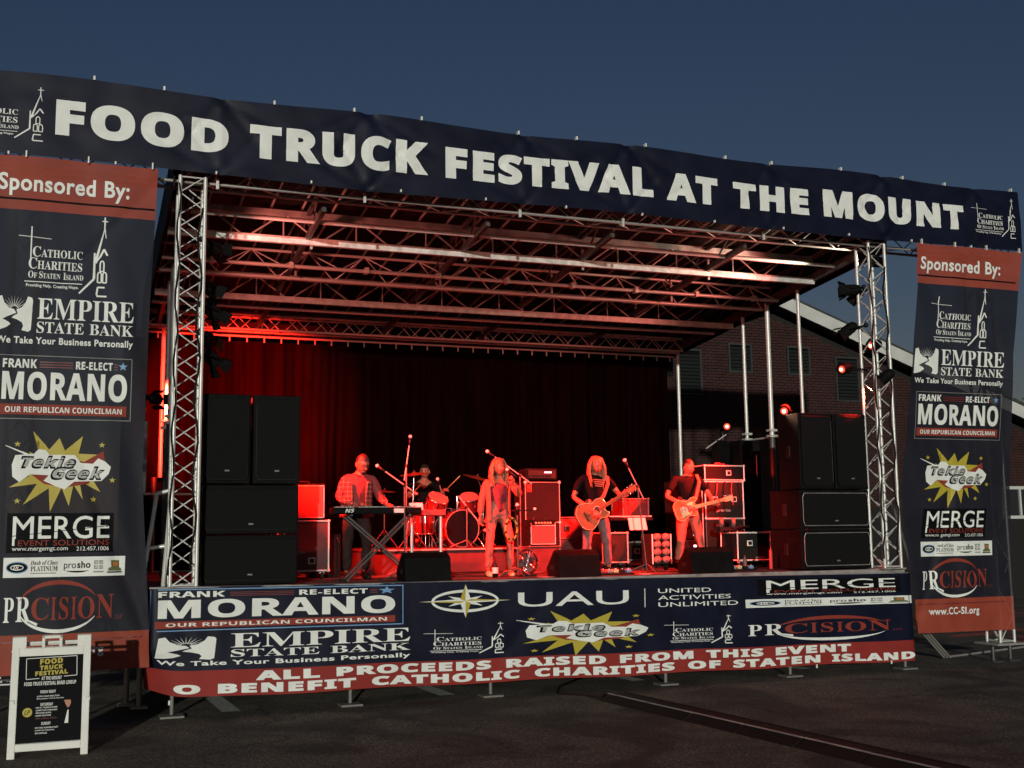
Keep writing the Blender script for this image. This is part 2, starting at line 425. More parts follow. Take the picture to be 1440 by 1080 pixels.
# brick building behind
BY = 12.0
bl = thing('brick_building', 'red brick building with white gable trim and louvered vents behind the stage', 'building', (11.2, BY, 0))
AX, AZ = 11.2, 8.02
def gab(x): return AZ-abs(x-AX)*.345
X0, X1 = 1.0, 24.0
wl = MB()
wl.prism([(X0, 0), (X1, 0), (X1, gab(X1)), (AX, AZ), (X0, gab(X0))], (0, BY+.3, 0), (1, 0, 0), (0, 0, 1), .28, 'mortar')
wl.build('wall', bl)
wl = MB(); wl.bb((X0, BY+.3, 0), (X1, BY+16, gab(X1)), 'mortar'); wl.build('rear_wall', bl)
vents = [(9.9, 6.27, 10.64, 7.07), (11.76, 6.27, 12.5, 7.07), (8.28, 5.62, 9.07, 6.85), (13.33, 5.58, 14.12, 6.85)]
wins = [(19.0, 2.3, 20.3, 3.25), (21.6, 2.3, 22.9, 3.25)]
ch, bw = .0775, .215
proto = None; nb = 0; rest = MB()
cands = []
for r_ in range(int(8.1/ch)):
    z = (r_+.5)*ch
    if z < 2.6: continue
    x = X0+(bw/2 if r_ % 2 else 0)
    while x < X1-.05:
        segs = [(x+.007, x+bw-.007)]
        for a, b, c, d in vents+wins:
            if b-.02 < z < d+.02: segs = [q for u, v in segs for q in ((u, min(v, a-.008)), (max(u, c+.008), v)) if q[1]-q[0] > .03]
        segs = list(dict.fromkeys(segs))
        for u, v in segs:
            xc = (u+v)/2
            if z+ch/2 < gab(xc)-.12 and 7.4 < xc < 21.6: cands.append((xc, z, v-u))
        x += bw
cands.sort(key=lambda p: abs(p[0]-11.3)+abs(p[1]-6)*1.2)
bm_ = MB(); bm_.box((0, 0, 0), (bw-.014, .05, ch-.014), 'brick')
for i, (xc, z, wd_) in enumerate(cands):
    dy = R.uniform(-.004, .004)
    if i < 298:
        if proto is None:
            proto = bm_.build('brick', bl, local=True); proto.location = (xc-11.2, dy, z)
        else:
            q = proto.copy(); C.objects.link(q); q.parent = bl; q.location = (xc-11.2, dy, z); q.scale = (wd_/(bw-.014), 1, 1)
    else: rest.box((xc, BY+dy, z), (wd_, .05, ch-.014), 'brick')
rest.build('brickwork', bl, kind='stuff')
for (a, b, c, d) in vents:
    f = MB()
    for q in ((a, b, a+.05, d), (c-.05, b, c, d), (a+.05, d-.05, c-.05, d), (a+.05, b, c-.05, b+.05)):
        f.bb((q[0], BY-.06, q[1]), (q[2], BY+.015, q[3]), 'louver')
    fo = f.build('vent', bl)
    t = MB(); t.bb((a, BY+.0, b), (c, BY+.018, d), 'print_black'); t.build('backing', fo)
    k = int((d-b-.1)/.095); rot = Euler((rad(-38), 0, 0)).to_matrix()
    for i in range(k): sbox('slat', V(((a+c)/2, BY-.02, b+.09+i*.095)), (c-a-.1, .075, .012), 'louver', fo, rot)
for (a, b, c, d) in wins:
    f = MB()
    for q in ((a, b, a+.09, d), (c-.09, b, c, d), (a+.09, d-.09, c-.09, d), (a+.09, b, c-.09, b+.09), ((a+c)/2-.03, b+.09, (a+c)/2+.03, d-.09)):
        f.bb((q[0], BY-.06, q[1]), (q[2], BY+.015, q[3]), 'fascia_white')
    fo = f.build('window', bl); t = MB(); t.bb((a+.09, BY-.01, b+.09), (c-.09, BY+.012, d-.09), 'glass_dark'); t.build('pane', fo)
rf = MB()
for s in (-1, 1):
    L = 13.6; x1 = AX+s*L; z1 = AZ+.12-L*.345
    for (ya, yb, dz, th, k, nm) in ((BY-.55, BY+16.5, .30, .06, 'shingle', 'roof_slope'), (BY-.58, BY-.55, -.08, .36, 'fascia_white', 'gable_trim'), (BY-.55, BY-.03, .0, .03, 'louver', 'soffit')):
        t = MB(); p = [(AX, AZ+.12+dz), (x1, z1+dz), (x1, z1+dz+th), (AX, AZ+.12+dz+th)]
        vs = [(x, ya, z) for x, z in p]+[(x, yb, z) for x, z in p]
        t.add(vs, [(0, 1, 2, 3), (7, 6, 5, 4), (0, 4, 5, 1), (1, 5, 6, 2), (2, 6, 7, 3), (3, 7, 4, 0)], k); t.build(nm, bl)

# trees far right
def tree(x, y, h, cr, label, n=2600):
    t = thing('tree', label, 'tree', (x, y, 0))
    k = MB(); k.tube([(x, y, 0), (x+.1, y, h*.3), (x-.1, y+.1, h*.6)], [.28, .2, .1], 'bark')
    cl = []
    for i in range(9):
        a = R.uniform(0, 6.28); e = V((x+math.cos(a)*cr*.6, y+math.sin(a)*cr*.6, h*R.uniform(.55, .9)))
        k.tube([(x, y, h*R.uniform(.3, .5)), (V((x, y, h*.5))+e)/2, e], [.1, .06, .03], 'bark', 6); cl.append(e)
    k.build('trunk', t, smooth=True)
    c = MB()
    for i in range(n):
        b = R.choice(cl); p = b+V((R.gauss(0, 1), R.gauss(0, 1), R.gauss(0, .8)))*cr*.3
        u = V((R.gauss(0, 1), R.gauss(0, 1), R.gauss(0, 1))).normalized(); w_ = u.orthogonal().normalized(); s = R.uniform(.12, .26)
        c.add([p-u*s, p+w_*s*.5, p+u*s, p-w_*s*.5], [(0, 1, 2, 3)], 'leaf')
    c.build('crown', t)
tree(25.5, 15, 6.6, 2.2, 'dark leafy tree rising past the roof end right of the stage')
tree(28.5, 24, 8.5, 2.8, 'taller dark tree farther behind the roof end right of the stage')
gr = MB()
for i in range(2600):
    x, y = R.uniform(-12, -3.6), R.uniform(9, 14); h = R.uniform(.08, .22); a = R.uniform(0, 6.28)
    gr.add([(x, y, 0), (x+.03*math.cos(a), y+.03*math.sin(a), 0), (x+R.gauss(0, .04), y, h)], [(0, 1, 2)], 'grass')
tagp(gr.build('grass', kind='stuff'), 'rough green grass strip behind the lower left of the stage', 'grass')

# ---------------- stage deck ----------------
DZ = 1.48
st = thing('stage_deck', 'raised mobile stage deck on jack legs behind the long front banner', 'stage', (0, 0, 0))
k = 0
for i in range(5):
    for j in range(3):
        t = MB(); a = -5.45+i*2.18; b = .0+j*2.24
        t.bb((a+.005, b+.005, DZ-.06), (a+2.175, b+2.235, DZ), 'wood_deck'); t.build('deck_panel', st)
t = MB(); t.bb((-5.5, -.06, DZ-.22), (5.5, -.003, DZ+.004), 'aluminium_dull'); t.build('front_rail', st, bevel=.006)
t = MB()
for y in (.05, 2.2, 4.4, 6.6): t.bb((-5.4, y, DZ-.3), (5.4, y+.1, DZ-.07), 'steel_dark')
for x in (-5.3, -1.1, 3.05, 5.3): t.bb((x-.05, .16, DZ-.42), (x+.05, 6.6, DZ-.305), 'steel_dark')
t.build('chassis', st)
for x in (-5.2, -3.08, -1.24, 1.31, 3.32, 5.35):
    lg = rod('leg', (x, -.02, .03), (x, -.02, DZ-.24), .024, 'steel_mid', st)
    sbox('foot_plate', V((x, -.02, .012)), (.27, .24, .022), 'steel_mid', st)
for x in (-5.3, -3.2, -1.1, 1, 3.1, 5.3):
    for y in (2.4, 4.6, 6.4): rod('leg', (x, y, 0), (x, y, DZ-.3), .035, 'steel_dark', st)
for x in (-4.3, .2): rod('brace', (x, .3, .25), (x+2, 2.2, DZ-.3), .02, 'steel_dark', st)

# ---------------- trusses ----------------
def box_truss(p0, p1, wd, bay, th, k, nm, label, cat, top=None, rc=.024, rb=.009, parent=None, side=None, group=None):
    """square truss between two points; lacing on all four faces"""
    p0, p1 = V(p0), V(p1); t = parent or thing(nm, label, cat, p0, group=group)
    d = (p1-p0).normalized(); x = V((1, 0, 0)) if abs(d.x) < .9 else V((0, 1, 0)); y = d.cross(x).normalized(); x = y.cross(d)
    if side: y = V(side); x = y.cross(d)
    L = (p1-p0).length; h = wd/2; cs = [(-h, -h), (h, -h), (h, h), (-h, h)]
    P = lambda i, s: p0+d*s+x*cs[i % 4][0]+y*cs[i % 4][1]
    for i in range(4): rod('chord', P(i, 0), P(i, L), rc, k, t, 10)
    nb_ = max(1, round(L/bay)); s = L/nb_
    for i in range(4):
        for j in range(nb_):
            f = (j+i) % 2
            rod('brace', P(i+f, j*s), P(i+1-f, (j+1)*s), rb, k, t, 6)
    for z in (0.02, L-.02):
        for i in range(4): rod('crossbar', P(i, z), P(i+1, z), rb*1.3, k, t, 6)
    return t
TL = box_truss((-5.12, 0, DZ+.02), (-5.12, 0, 6.5), .3, .215, .02, 'aluminium', 'truss_tower', 'bright aluminium box truss tower at the left stage corner, beside the left speaker stack', 'truss tower', group='aluminium truss towers holding the roof')
TR = box_truss((5.12, 0, DZ+.02), (5.12, 0, 6.5), .3, .215, .02, 'aluminium', 'truss_tower', 'bright aluminium box truss tower at the right stage corner, carrying the lit lamps', 'truss tower', group='aluminium truss towers holding the roof')
for T_, x in ((TL, -5.12), (TR, 5.12)):
    t = MB(); t.bb((x-.2, -.2, DZ), (x+.2, .2, DZ+.02), 'aluminium_dull'); t.build('base_plate', T_)
    t = MB(); pts = [(x-.16+.02*math.sin(i*1.3), -.175+.012*math.cos(i*2.1), 6.4-i*.17) for i in range(29)]; t.tube(pts, .012, 'rubber', 6); t.build('cable', T_, smooth=True)
    t = MB(); pts = [(x+.1+.03*math.sin(i*1.1+2), -.175+.01*math.cos(i*2.7), 6.1-i*.17) for i in range(27)]; t.tube(pts, .014, 'rubber', 6); t.build('cable', T_, smooth=True)
# banner support masts behind the side banners
box_truss((-6.98, .15, .45), (-6.98, .15, 6.5), .28, .4, .02, 'aluminium', 'banner_mast', 'truss mast seen faintly through the left side banner', 'truss mast', group='truss masts behind the side banners')
RM = box_truss((7.33, .12, .3), (7.33, .12, 6.5), .28, .4, .02, 'aluminium', 'banner_mast', 'truss mast showing at the outer edge of the right side banner', 'truss mast', group='truss masts behind the side banners')
for x in (7.16, 7.5):
    rod('leg', (x, .12, 0), (x, .12, .3), .03, 'steel_dark', RM); sbox('foot_plate', V((x, .12, .01)), (.2, .2, .02), 'steel_dark', RM)
sbox('base_plate', V((7.33, .12, .28)), (.6, .5, .03), 'aluminium_dull', RM)
LM = thing('wing_frame', 'grey steel outrigger frame standing under the left side banner', 'scaffold frame', (-5.8, .9, 0))
for x, y in ((-5.52, .9), (-7.3, .9), (-5.66, 1.2)): rod('leg', (x, y, 0), (x, y, 1.1), .035, 'aluminium_dull', LM); sbox('foot_plate', V((x, y, .01)), (.2, .2, .02), 'aluminium_dull', LM)
for z in (.42, .6): rod('rail', (-7.3, .9, z), (-5.66, 1.2, z), .018, 'aluminium_dull', LM)
rod('rail', (-7.3, .9, 1.1), (-5.5, .9, 1.1), .03, 'aluminium_dull', LM)
t = MB(); t.bb((-7.4, .3, 1.42), (-5.56, 6, DZ-.01), 'steel_dark'); t.build('wing_deck', LM)
OR = thing('outrigger_stand', 'slanted aluminium outrigger stays at the right end of the front banner', 'outrigger', (5.9, .6, 0))
for dx in (0, .06, .12): rod('stay', (5.55+dx, .1, .75), (6.75+dx, .75, .02), .016, 'aluminium_dull', OR)
rod('ground_bar', (6.85, .8, .02), (9.6, 1.6, .02), .018, 'aluminium_dull', OR)
# stair rails beside the left tower
SR = thing('stair_handrail', 'pale metal stair handrail leaning beside the left truss tower', 'handrail', (-5.45, .3, DZ))
for (a, b) in (((-5.57, .1, 1.5), (-5.4, .5, 2.62)), ((-5.33, .05, 1.5), (-5.24, .45, 2.6)), ((-5.4, .5, 2.62), (-5.24, .45, 2.66)), ((-5.5, .3, 1.95), (-5.3, .25, 1.98))):
    rod('rail', a, b, .026, 'aluminium', SR)
SRR = thing('stair_handrail', 'pale metal rail leaning outward at the right stage corner', 'handrail', (5.4, .1, DZ))
rod('rail', (5.58, 0, 1.5), (5.36, .1, 2.5), .026, 'aluminium', SRR); rod('rail', (5.36, .1, 2.5), (5.25, .1, 2.5), .02, 'aluminium', SRR)
# ---------------- roof ----------------
ro = thing('stage_roof', 'sloping stage roof of aluminium joists and dark tarpaulin over the band', 'roof', (0, 0, 6.4))
zr = lambda y: 6.4-.095*y
# skin
t = MB(); NX, NY = 44, 16; X_ = lambda i: -5.35+10.7*i/NX; Y_ = lambda j: -.12+6.9*j/NY
for (dz, nm) in ((.5, 'roof_skin'), (.56, 'roof_cover')):
    t = MB(); vs = []
    for j in range(NY+1):
        for i in range(NX+1):
            x, y = X_(i), Y_(j); vs.append((x, y, zr(y)+dz+.035*noise.noise(V((x*1.1, y*1.7, dz)))+.012*math.sin(x*14)))
    t.add(vs, [(j*(NX+1)+i, j*(NX+1)+i+1, (j+1)*(NX+1)+i+1, (j+1)*(NX+1)+i) for j in range(NY) for i in range(NX)], 'roof_tarp'); t.build(nm, ro, smooth=True)
for x in (-5.35, 5.33):
    t = MB(); ya, yb = -.12, 6.78
    for (a, b) in (((x, ya), (x+.02, yb)),):
        vs = [(px, py, zr(py)+dz) for px in (x, x+.02) for py in (ya, yb) for dz in (-.06, .56)]
        t.add(vs, [(0, 1, 3, 2), (4, 6, 7, 5), (0, 2, 6, 4), (1, 5, 7, 3), (0, 4, 5, 1), (2, 3, 7, 6)], 'roof_tarp')
    t.build('side_valance', ro)
t = MB(); t.bb((-5.35, 6.76, 5.3), (5.33, 6.78, zr(6.77)+.56), 'roof_tarp'); t.build('rear_valance', ro)
for i in range(25):
    x = -5.2+i*.433
    rod('batten', (x, -.05, zr(-.05)+.43), (x, 6.6, zr(6.6)+.43), .018, 'aluminium_dull', ro, 6)
def planar(x0, x1, y, zt, zb, nt_, nb_, hb, k='aluminium_dull', kb='aluminium_dull', pitch=.52, posts=True):
    t = MB(); t.bb((x0, y-.03, zt-.045), (x1, y+.03, zt+.045), nt_); t.build('upper_chord', ro, bevel=.004)
    t = MB(); t.bb((x0, y-.035, zb-hb/2), (x1, y+.035, zb+hb/2), nb_); t.build('lower_chord', ro, bevel=.004)
    nn = int((x1-x0)/pitch)
    for i in range(nn):
        a = x0+i*pitch; u, v = (zb, zt) if i % 2 == 0 else (zt, zb)
        rod('web', (a, y, u), (a+pitch, y, v), .014, k, ro, 6)
        if posts and i % 2 == 1: rod('web', (a, y, zb), (a, y, zt), .012, k, ro, 6)
planar(-5.3, 5.1, 1.45, 6.58, 6.2, 'aluminium_dull', 'aluminium', .1)
rod('tube', (-5.3, .85, 6.33), (5.1, .85, 6.33), .03, 'aluminium', ro, 10)
planar(-5.3, 5.1, 4.02, 6.24, 5.88, 'aluminium_dull', 'aluminium', .1)
rod('tube', (-5.3, 4.7, 5.86), (5.1, 4.7, 5.86), .03, 'aluminium', ro, 10)
# lighting bar truss, triangular
for (y, z, r_) in ((2.5, 6.08, .03), (3.0, 6.01, .03), (2.75, 6.36, .022)): rod('tube', (-5.3, y, z), (5.1, y, z), r_, 'aluminium', ro, 10)
for i in range(24):
    a = -5.3+i*.433; f = i % 2
    for (y, z) in ((2.5, 6.08), (3.0, 6.01)):
        p, q = (a, y, z), (a+.433, 2.75, 6.36)
        if f: p, q = (a, 2.75, 6.36), (a+.433, y, z)
        rod('web', p, q, .01, 'aluminium', ro, 6)
for i in range(9): t = MB(); x = -4.6+i*1.15; t.bb((x-.03, 2.44, 6.04), (x+.03, 2.56, 6.13), 'aluminium'); t.build('clamp', ro)
box_truss((-5.3, 6.05, 5.83), (5.1, 6.05, 5.83), .26, .26, .02, 'aluminium', '', '', '', rc=.022, rb=.008, parent=ro)
# header truss across the whole front, wider than the stage
HT = box_truss((-7.9, .12, 6.60), (7.9, .12, 6.60), .29, .36, .02, 'aluminium_dull', 'header_truss', 'long aluminium header truss behind the top banner', 'truss', rc=.022, rb=.009)
for x in (-4.82, -2.95, -.78, .79, 3.12, 5.0):
    sbox('joint_plate', V((x, -.1, 6.44)), (.035, .03, .13), 'aluminium', ro)
# longitudinal trusses running to the back
for x in (-5.1, -3.4, -1.1, .82, 3.05, 5.1):
    ya, yb = .3, 6.5
    L = V((0, yb-ya, zr(yb)-zr(ya))); rot = V((0, 1, 0)).rotation_difference(L.normalized()).to_matrix()
    t = MB(); t.box((x, (ya+yb)/2, zr((ya+yb)/2)+.0), (.06, L.length, .09 if abs(x) < 5 else .14), 'steel_dark', rot); t.build('longitudinal_beam', ro)
    t = MB(); t.box((x, (ya+yb)/2, zr((ya+yb)/2)+.33), (.05, L.length, .06), 'steel_dark', rot); t.build('longitudinal_beam', ro)
    for j in range(14):
        a = ya+j*.44; u, v = (.03, .31) if j % 2 == 0 else (.31, .03)
        rod('web', (x, a, zr(a)+u), (x, a+.44, zr(a+.44)+v), .014, 'steel_dark', ro, 6)
# hangers between roof members
for x in (-3.4, -1.1, .82, 3.05):
    for y in (1.5, 2.75, 4.1, 6.05):
        sbox('hanger', V((x+.06, y, zr(y)+.02)), (.03, .04, .34), 'aluminium_dull', ro)
# support poles on the right side and left side
for sx in (1, -1):
    for (y, z0, r_) in ((1.92, 3.5, .03), (2.86, 3.74, .042), (3.66, 3.74, .032), (6.32, 3.1, .036)):
        if sx < 0 and y < 2.5: continue
        rod('support_pole', (sx*5.1+(.1 if y > 6 else 0), y, z0), (sx*5.1+(.1 if y > 6 else 0), y, zr(y)-.03), r_, 'aluminium', ro, 12)
        rod('pole_sleeve', (sx*5.1, y, DZ), (sx*5.1, y, z0), r_*1.25, 'steel_dark', ro, 12)
        if y > 2.5 and y < 5:
            for dz in (0, .1): sbox('pole_clamp', V((sx*5.1, y, z0-.02+dz)), (.15, .12, .04), 'aluminium', ro)
rod('tie_bar', (5.1, 2.5, 3.7), (5.1, 3.9, 3.7), .02, 'aluminium', ro)
sp = thing('side_post', 'red-lit upright post at the left edge of the stage beside the curtain', 'post', (-5.45, 3, DZ))
rod('upright', (-5.45, 3, DZ), (-5.45, 3, 5.9), .022, 'steel_mid', sp); t = MB(); t.bb((-5.5, 2.96, 2.7), (-5.4, 3.04, 3.75), 'aluminium_dull'); t.build('sleeve', sp, bevel=.01)
rod('crossbar', (-5.45, 3, 2.7), (-4.6, 3.1, 2.7), .018, 'aluminium', sp)
# curtain
cu = thing('stage_curtain', 'black velvet backdrop curtain, lit deep red at its left end', 'curtain', (0, 6.45, 5.65))
rod('curtain_rail', (-5.5, 6.42, 5.66), (5.15, 6.42, 5.66), .02, 'aluminium', cu, 10)
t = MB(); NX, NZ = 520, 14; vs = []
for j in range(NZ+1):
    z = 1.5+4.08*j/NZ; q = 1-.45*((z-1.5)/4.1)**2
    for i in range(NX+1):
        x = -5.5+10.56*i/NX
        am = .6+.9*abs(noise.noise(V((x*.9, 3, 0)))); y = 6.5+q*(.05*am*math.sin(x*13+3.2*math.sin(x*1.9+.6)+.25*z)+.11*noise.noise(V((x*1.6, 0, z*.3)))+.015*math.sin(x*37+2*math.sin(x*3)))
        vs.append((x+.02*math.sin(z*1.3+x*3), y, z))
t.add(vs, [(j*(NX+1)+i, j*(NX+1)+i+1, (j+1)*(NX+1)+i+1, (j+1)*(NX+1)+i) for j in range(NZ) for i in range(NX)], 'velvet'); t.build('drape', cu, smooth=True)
t = MB()
for i in range(35): t.bb((-5.4+i*.308-.012, 6.41, 5.56), (-5.4+i*.308+.012, 6.43, 5.645), 'aluminium')
hk = None
for i in range(35):
    x = -5.4+i*.308; sbox('hook', V((x, 6.42, 5.60)), (.02, .02, .09), 'aluminium', cu)
# side drape at left
t = MB(); vs = []; NY = 90
for j in range(9):
    z = 1.5+4.1*j/8
    for i in range(NY+1):
        y = 3.6+2.85*i/NY; vs.append((-5.62+.05*math.sin(y*16+math.sin(y*3)), y, z))
t.add(vs, [(j*(NY+1)+i, j*(NY+1)+i+1, (j+1)*(NY+1)+i+1, (j+1)*(NY+1)+i) for j in range(8) for i in range(NY)], 'velvet'); t.build('side_drape', cu, smooth=True)

# ---------------- banners ----------------
def lerpk(z, ks):
    for (z0, a), (z1, b) in zip(ks, ks[1:]):
        if z <= z1: return a+(b-a)*max(0, (z-z0))/(z1-z0)
    return ks[-1][1]
def seg(px, pz, ax, az, bx, bz, wd, L=1):
    dx, dz = bx-ax, bz-az; l = math.hypot(dx, dz); u = ((px-ax)*dx+(pz-az)*dz)/l/l
    if u < -.05 or u > 1.1: return 0
    d = abs((px-ax)*dz-(pz-az)*dx)/l; return math.exp(-(d/wd)**2)*max(0, min(1, (1.1-u)*3))
# top banner
joints = (-4.81, -2.95, -.78, .79, 3.12, 5.2, 7.0)
def top_d(x, z):
    y = .02*noise.noise(V((x*.9, z*1.8, 1)))+.008*noise.noise(V((x*3, z*4, 5)))
    for i, j in enumerate(joints):
        y -= .007*math.exp(-((x-j)/.05)**2)
        for dx, dz in ((.9, .42), (-.9, .42), (.5, .6), (-.5, .7)):
            y += (.018 if i % 2 else .010)*seg(x, z, j, 6.52, j+dx, 6.52+dz, .045)
            y += (.012 if i % 2 == 0 else .018)*seg(x, z, j, 7.5, j+dx, 7.5-dz, .045)
    return y
def top_fn(x, z, off):
    zz = z
    u = (z-6.5)
    zz += .022*math.sin(x*1.7)*(u)+.02*math.sin(x*.9+1)*(1-u)
    return (x, -.3+top_d(x, z)-off, zz)
def sheet(fn, xs, zs, name, parent, kz, xl=None, xr=None, label=None):
    t = MB(); vs = []; nx = len(xs)
    for z in zs:
        for u in xs:
            x = u if xl is None else xl(z)+(xr(z)-xl(z))*u
            vs.append(fn(x, z, 0))
    for k in dict.fromkeys(kz[0]): t.mi(k)
    o = len(t.v); t.v += [tuple(v) for v in vs]
    for j in range(len(zs)-1):
        for i in range(nx-1):
            t.f.append([j*nx+i, j*nx+i+1, (j+1)*nx+i+1, (j+1)*nx+i]); t.m.append(t.mi(kz[1]((zs[j]+zs[j+1])/2)))
    return t.build(name, parent, label, smooth=True)
tb = thing('headline_banner', 'long navy banner reading FOOD TRUCK FESTIVAL AT THE MOUNT across the roof front', 'banner', (0, -.3, 6.5))
sheet(top_fn, [-7.9+15.8*i/316 for i in range(317)], [6.5+.05*j for j in range(21)], 'fabric', tb, (['navy'], lambda z: 'navy'))
P = Print(top_fn, .05, .007)
for s, a, b, c, d in (('FOOD', -6.71, 6.77, -4.72, 7.21), ('TRUCK', -4.46, 6.77, -2.15, 7.21), ('FESTIVAL', -1.91, 6.76, 1.18, 7.19), ('AT', 1.40, 6.76, 2.23, 7.17), ('THE', 2.49, 6.77, 3.8, 7.16), ('MOUNT', 4.06, 6.77, 6.74, 7.19)):
    P.text(s, a, b, c, d); P.flush('headline_word', tb)
def church(P, x0, z0, w, h, k='print_white', lw=.018):
    """steeple drawn in open strokes"""
    q = lambda a, b: (x0+a*w, z0+b*h)
    P.line(q(.62, 1), q(.62, .86), lw*.8, k); P.line(q(.5, .95), q(.76, .95), lw*.6, k)
    P.line(q(.62, .86), q(.24, .42), lw*.5, k, lw*1.7); P.line(q(.62, .86), q(.70, .74), lw, k, lw*.3)
    P.line(q(.2, .55), q(.2, .22), lw, k, lw*1.4); P.line(q(.2, .22), q(-.45, .03), lw*1.3, k, lw)
    P.line(q(.24, .42), q(.5, .52), lw*.9, k); P.line(q(.45, .50), q(.62, .60), lw*1.1, k); P.line(q(.62, .60), q(.78, .52), lw*1.1, k)
    for cx, cz in ((.55, .38), (.45, .24), (.68, .24)):
        P.arc(*q(cx, cz+.03), w*.085, h*.04, 0, 180, lw*.8, lw*.8, k, 8)
        P.line(q(cx-.085, cz+.03), q(cx-.085, cz-.06), lw*.8, k); P.line(q(cx+.085, cz+.03), q(cx+.085, cz-.06), lw*.8, k); P.line(q(cx-.085, cz-.06), q(cx+.085, cz-.06), lw*.8, k)
    P.line(q(.38, .12), q(.7, .12), lw, k); P.line(q(.38, .12), q(.34, .02), lw, k); P.line(q(.34, .01), q(.8, .01), lw, k)
def catholic(P, x0, z0, x1, z1, lw=.018, small=True):
    """cross, three lines of small capitals, underline and steeple inside the box"""
    W, H = x1-x0, z1-z0; q = lambda a, b: (x0+a*W, z0+b*H)
    P.line(q(.14, .82), q(.14, .42), lw*.7, 'print_white'); P.line(q(0, .70), q(.36, .68), lw*.35, 'print_white')
    P.smallcaps('Catholic', *q(.16, .45), *q(.74, .58)); P.smallcaps('Charities', *q(.12, .30), *q(.74, .44))
    P.smallcaps('Of Staten Island', *q(.12, .19), *q(.74, .275), 'print_white', 'serif')
    P.line(q(.08, .145), q(.72, .145), lw*.5, 'print_white')
    if small: P.text('Providing Help. Creating Hope.', *q(.1, .07), *q(.68, .12), 'print_white', 'semi')
    church(P, x0+.8*W, z0, .25*W, H, lw=lw)
P = Print(top_fn, .1); catholic(P, -7.82, 6.67, -6.84, 7.33, .013); P.flush('sponsor_logo', tb, 'white church steeple logo at the left end')
P = Print(top_fn, .1); catholic(P, 6.88, 6.7, 7.78, 7.37, .013); P.flush('sponsor_logo', tb, 'white church steeple logo at the right end')
for i in range(15):
    x = -7.5+i*1.08+.16*math.sin(i*2.3); t = MB(); z = 7.52+.022*math.sin(x*1.7)
    t.bb((x-.011, -.33, z-.03), (x+.011, -.27, z+.02), 'plastic_white'); t.build('zip_tie', tb)
for i in range(13):
    x = -7.2+i*1.17; t = MB(); t.bb((x-.009, -.325, 6.5), (x+.009, -.29, 6.535), 'plastic_white'); t.build('zip_tie', tb)

# logos shared by the banners
def bank(P, x0, z0, x1, z1, tag_x0=None, emblem=None):
    W, H = x1-x0, z1-z0
    ex0, ez0, ex1, ez1 = emblem; ew, eh = ex1-ex0, ez1-ez0; e = lambda a, b: (ex0+a*ew, ez0+b*eh)
    # two hill halves with a road between, rays above
    P.poly([e(0, 0.02), e(.05, .95), e(.16, 1), e(.24, .78), e(.36, .66), e(.5, .62), e(.56, .52), e(.34, .42), e(.2, .34), e(.36, .26), e(.42, .2), e(.30, .10), e(.15, .04)], 'print_white')
    P.poly([e(.56, .62), e(.70, .68), e(.80, .82), e(.86, 1), e(.97, .97), e(1, .9), e(.97, .06), e(.9, 0), e(.72, .04), e(.76, .16), e(.72, .26), e(.58, .34), e(.44, .38), e(.5, .44), e(.6, .5)], 'print_white')
    for i in range(9):
        a = rad(35+i*110/8); c = e(.5, .6); r0, r1 = .1, .42
        P.poly([(c[0]+r0*ew*math.cos(a-.09), c[1]+r0*eh*1.1*math.sin(a-.09)), (c[0]+r0*ew*math.cos(a+.09), c[1]+r0*eh*1.1*math.sin(a+.09)), (c[0]+r1*ew*math.cos(a), c[1]+r1*eh*math.sin(a))], 'print_white')
    q = lambda b: z0+b*H
    P.text('EMPIRE', x0, q(.56), x1, q(1), 'print_white', 'serif')
    P.text('STATE', x0, q(.26), x0+W*.48, q(.5), 'print_white', 'serif'); P.text('BANK', x0+W*.54, q(.26), x1, q(.5), 'print_white', 'serif')
    P.text('We Take Your Business Personally', tag_x0 if tag_x0 is not None else x0, q(-.02), x1, q(.17), 'print_white', 'semi')
def council(P, x0, z0, x1, z1, fr=True, wide=False):
    W, H = x1-x0, z1-z0; q = lambda a, b: (x0+a*W, z0+b*H)
    if fr: P.border(x0, z0, x1, z1, .008 if not wide else .012, 'print_grey' if not wide else 'print_blue')
    sb = 'sbx'
    P.text('FRANK', *q(.03, .80), *q(.28, .94), 'print_white', sb); P.text('RE-ELECT', *q(.57, .80), *q(.85, .93), 'print_white', sb)
    for b in (.82, .86, .90): P.line(q(.30, b), q(.55, b), .012 if not wide else .008, 'print_darkred'); P.line(q(.86, b), q(.89, b), .012 if not wide else .008, 'print_darkred')
    P.star(*q(.93, .87), W*.036, (W*.036 if not wide else H*.10), 'print_blue')
    P.text('MORANO', *q(.03, .30), *q(.965, .745), 'print_white', sb)
    P.rect(*q(.02, .07), *q(.965, .235), 'print_red'); P.layer(1); P.text('OUR REPUBLICAN COUNCILMAN', *q(.06, .105), *q(.93, .195), 'print_white', 'sb'); P.layer(0)
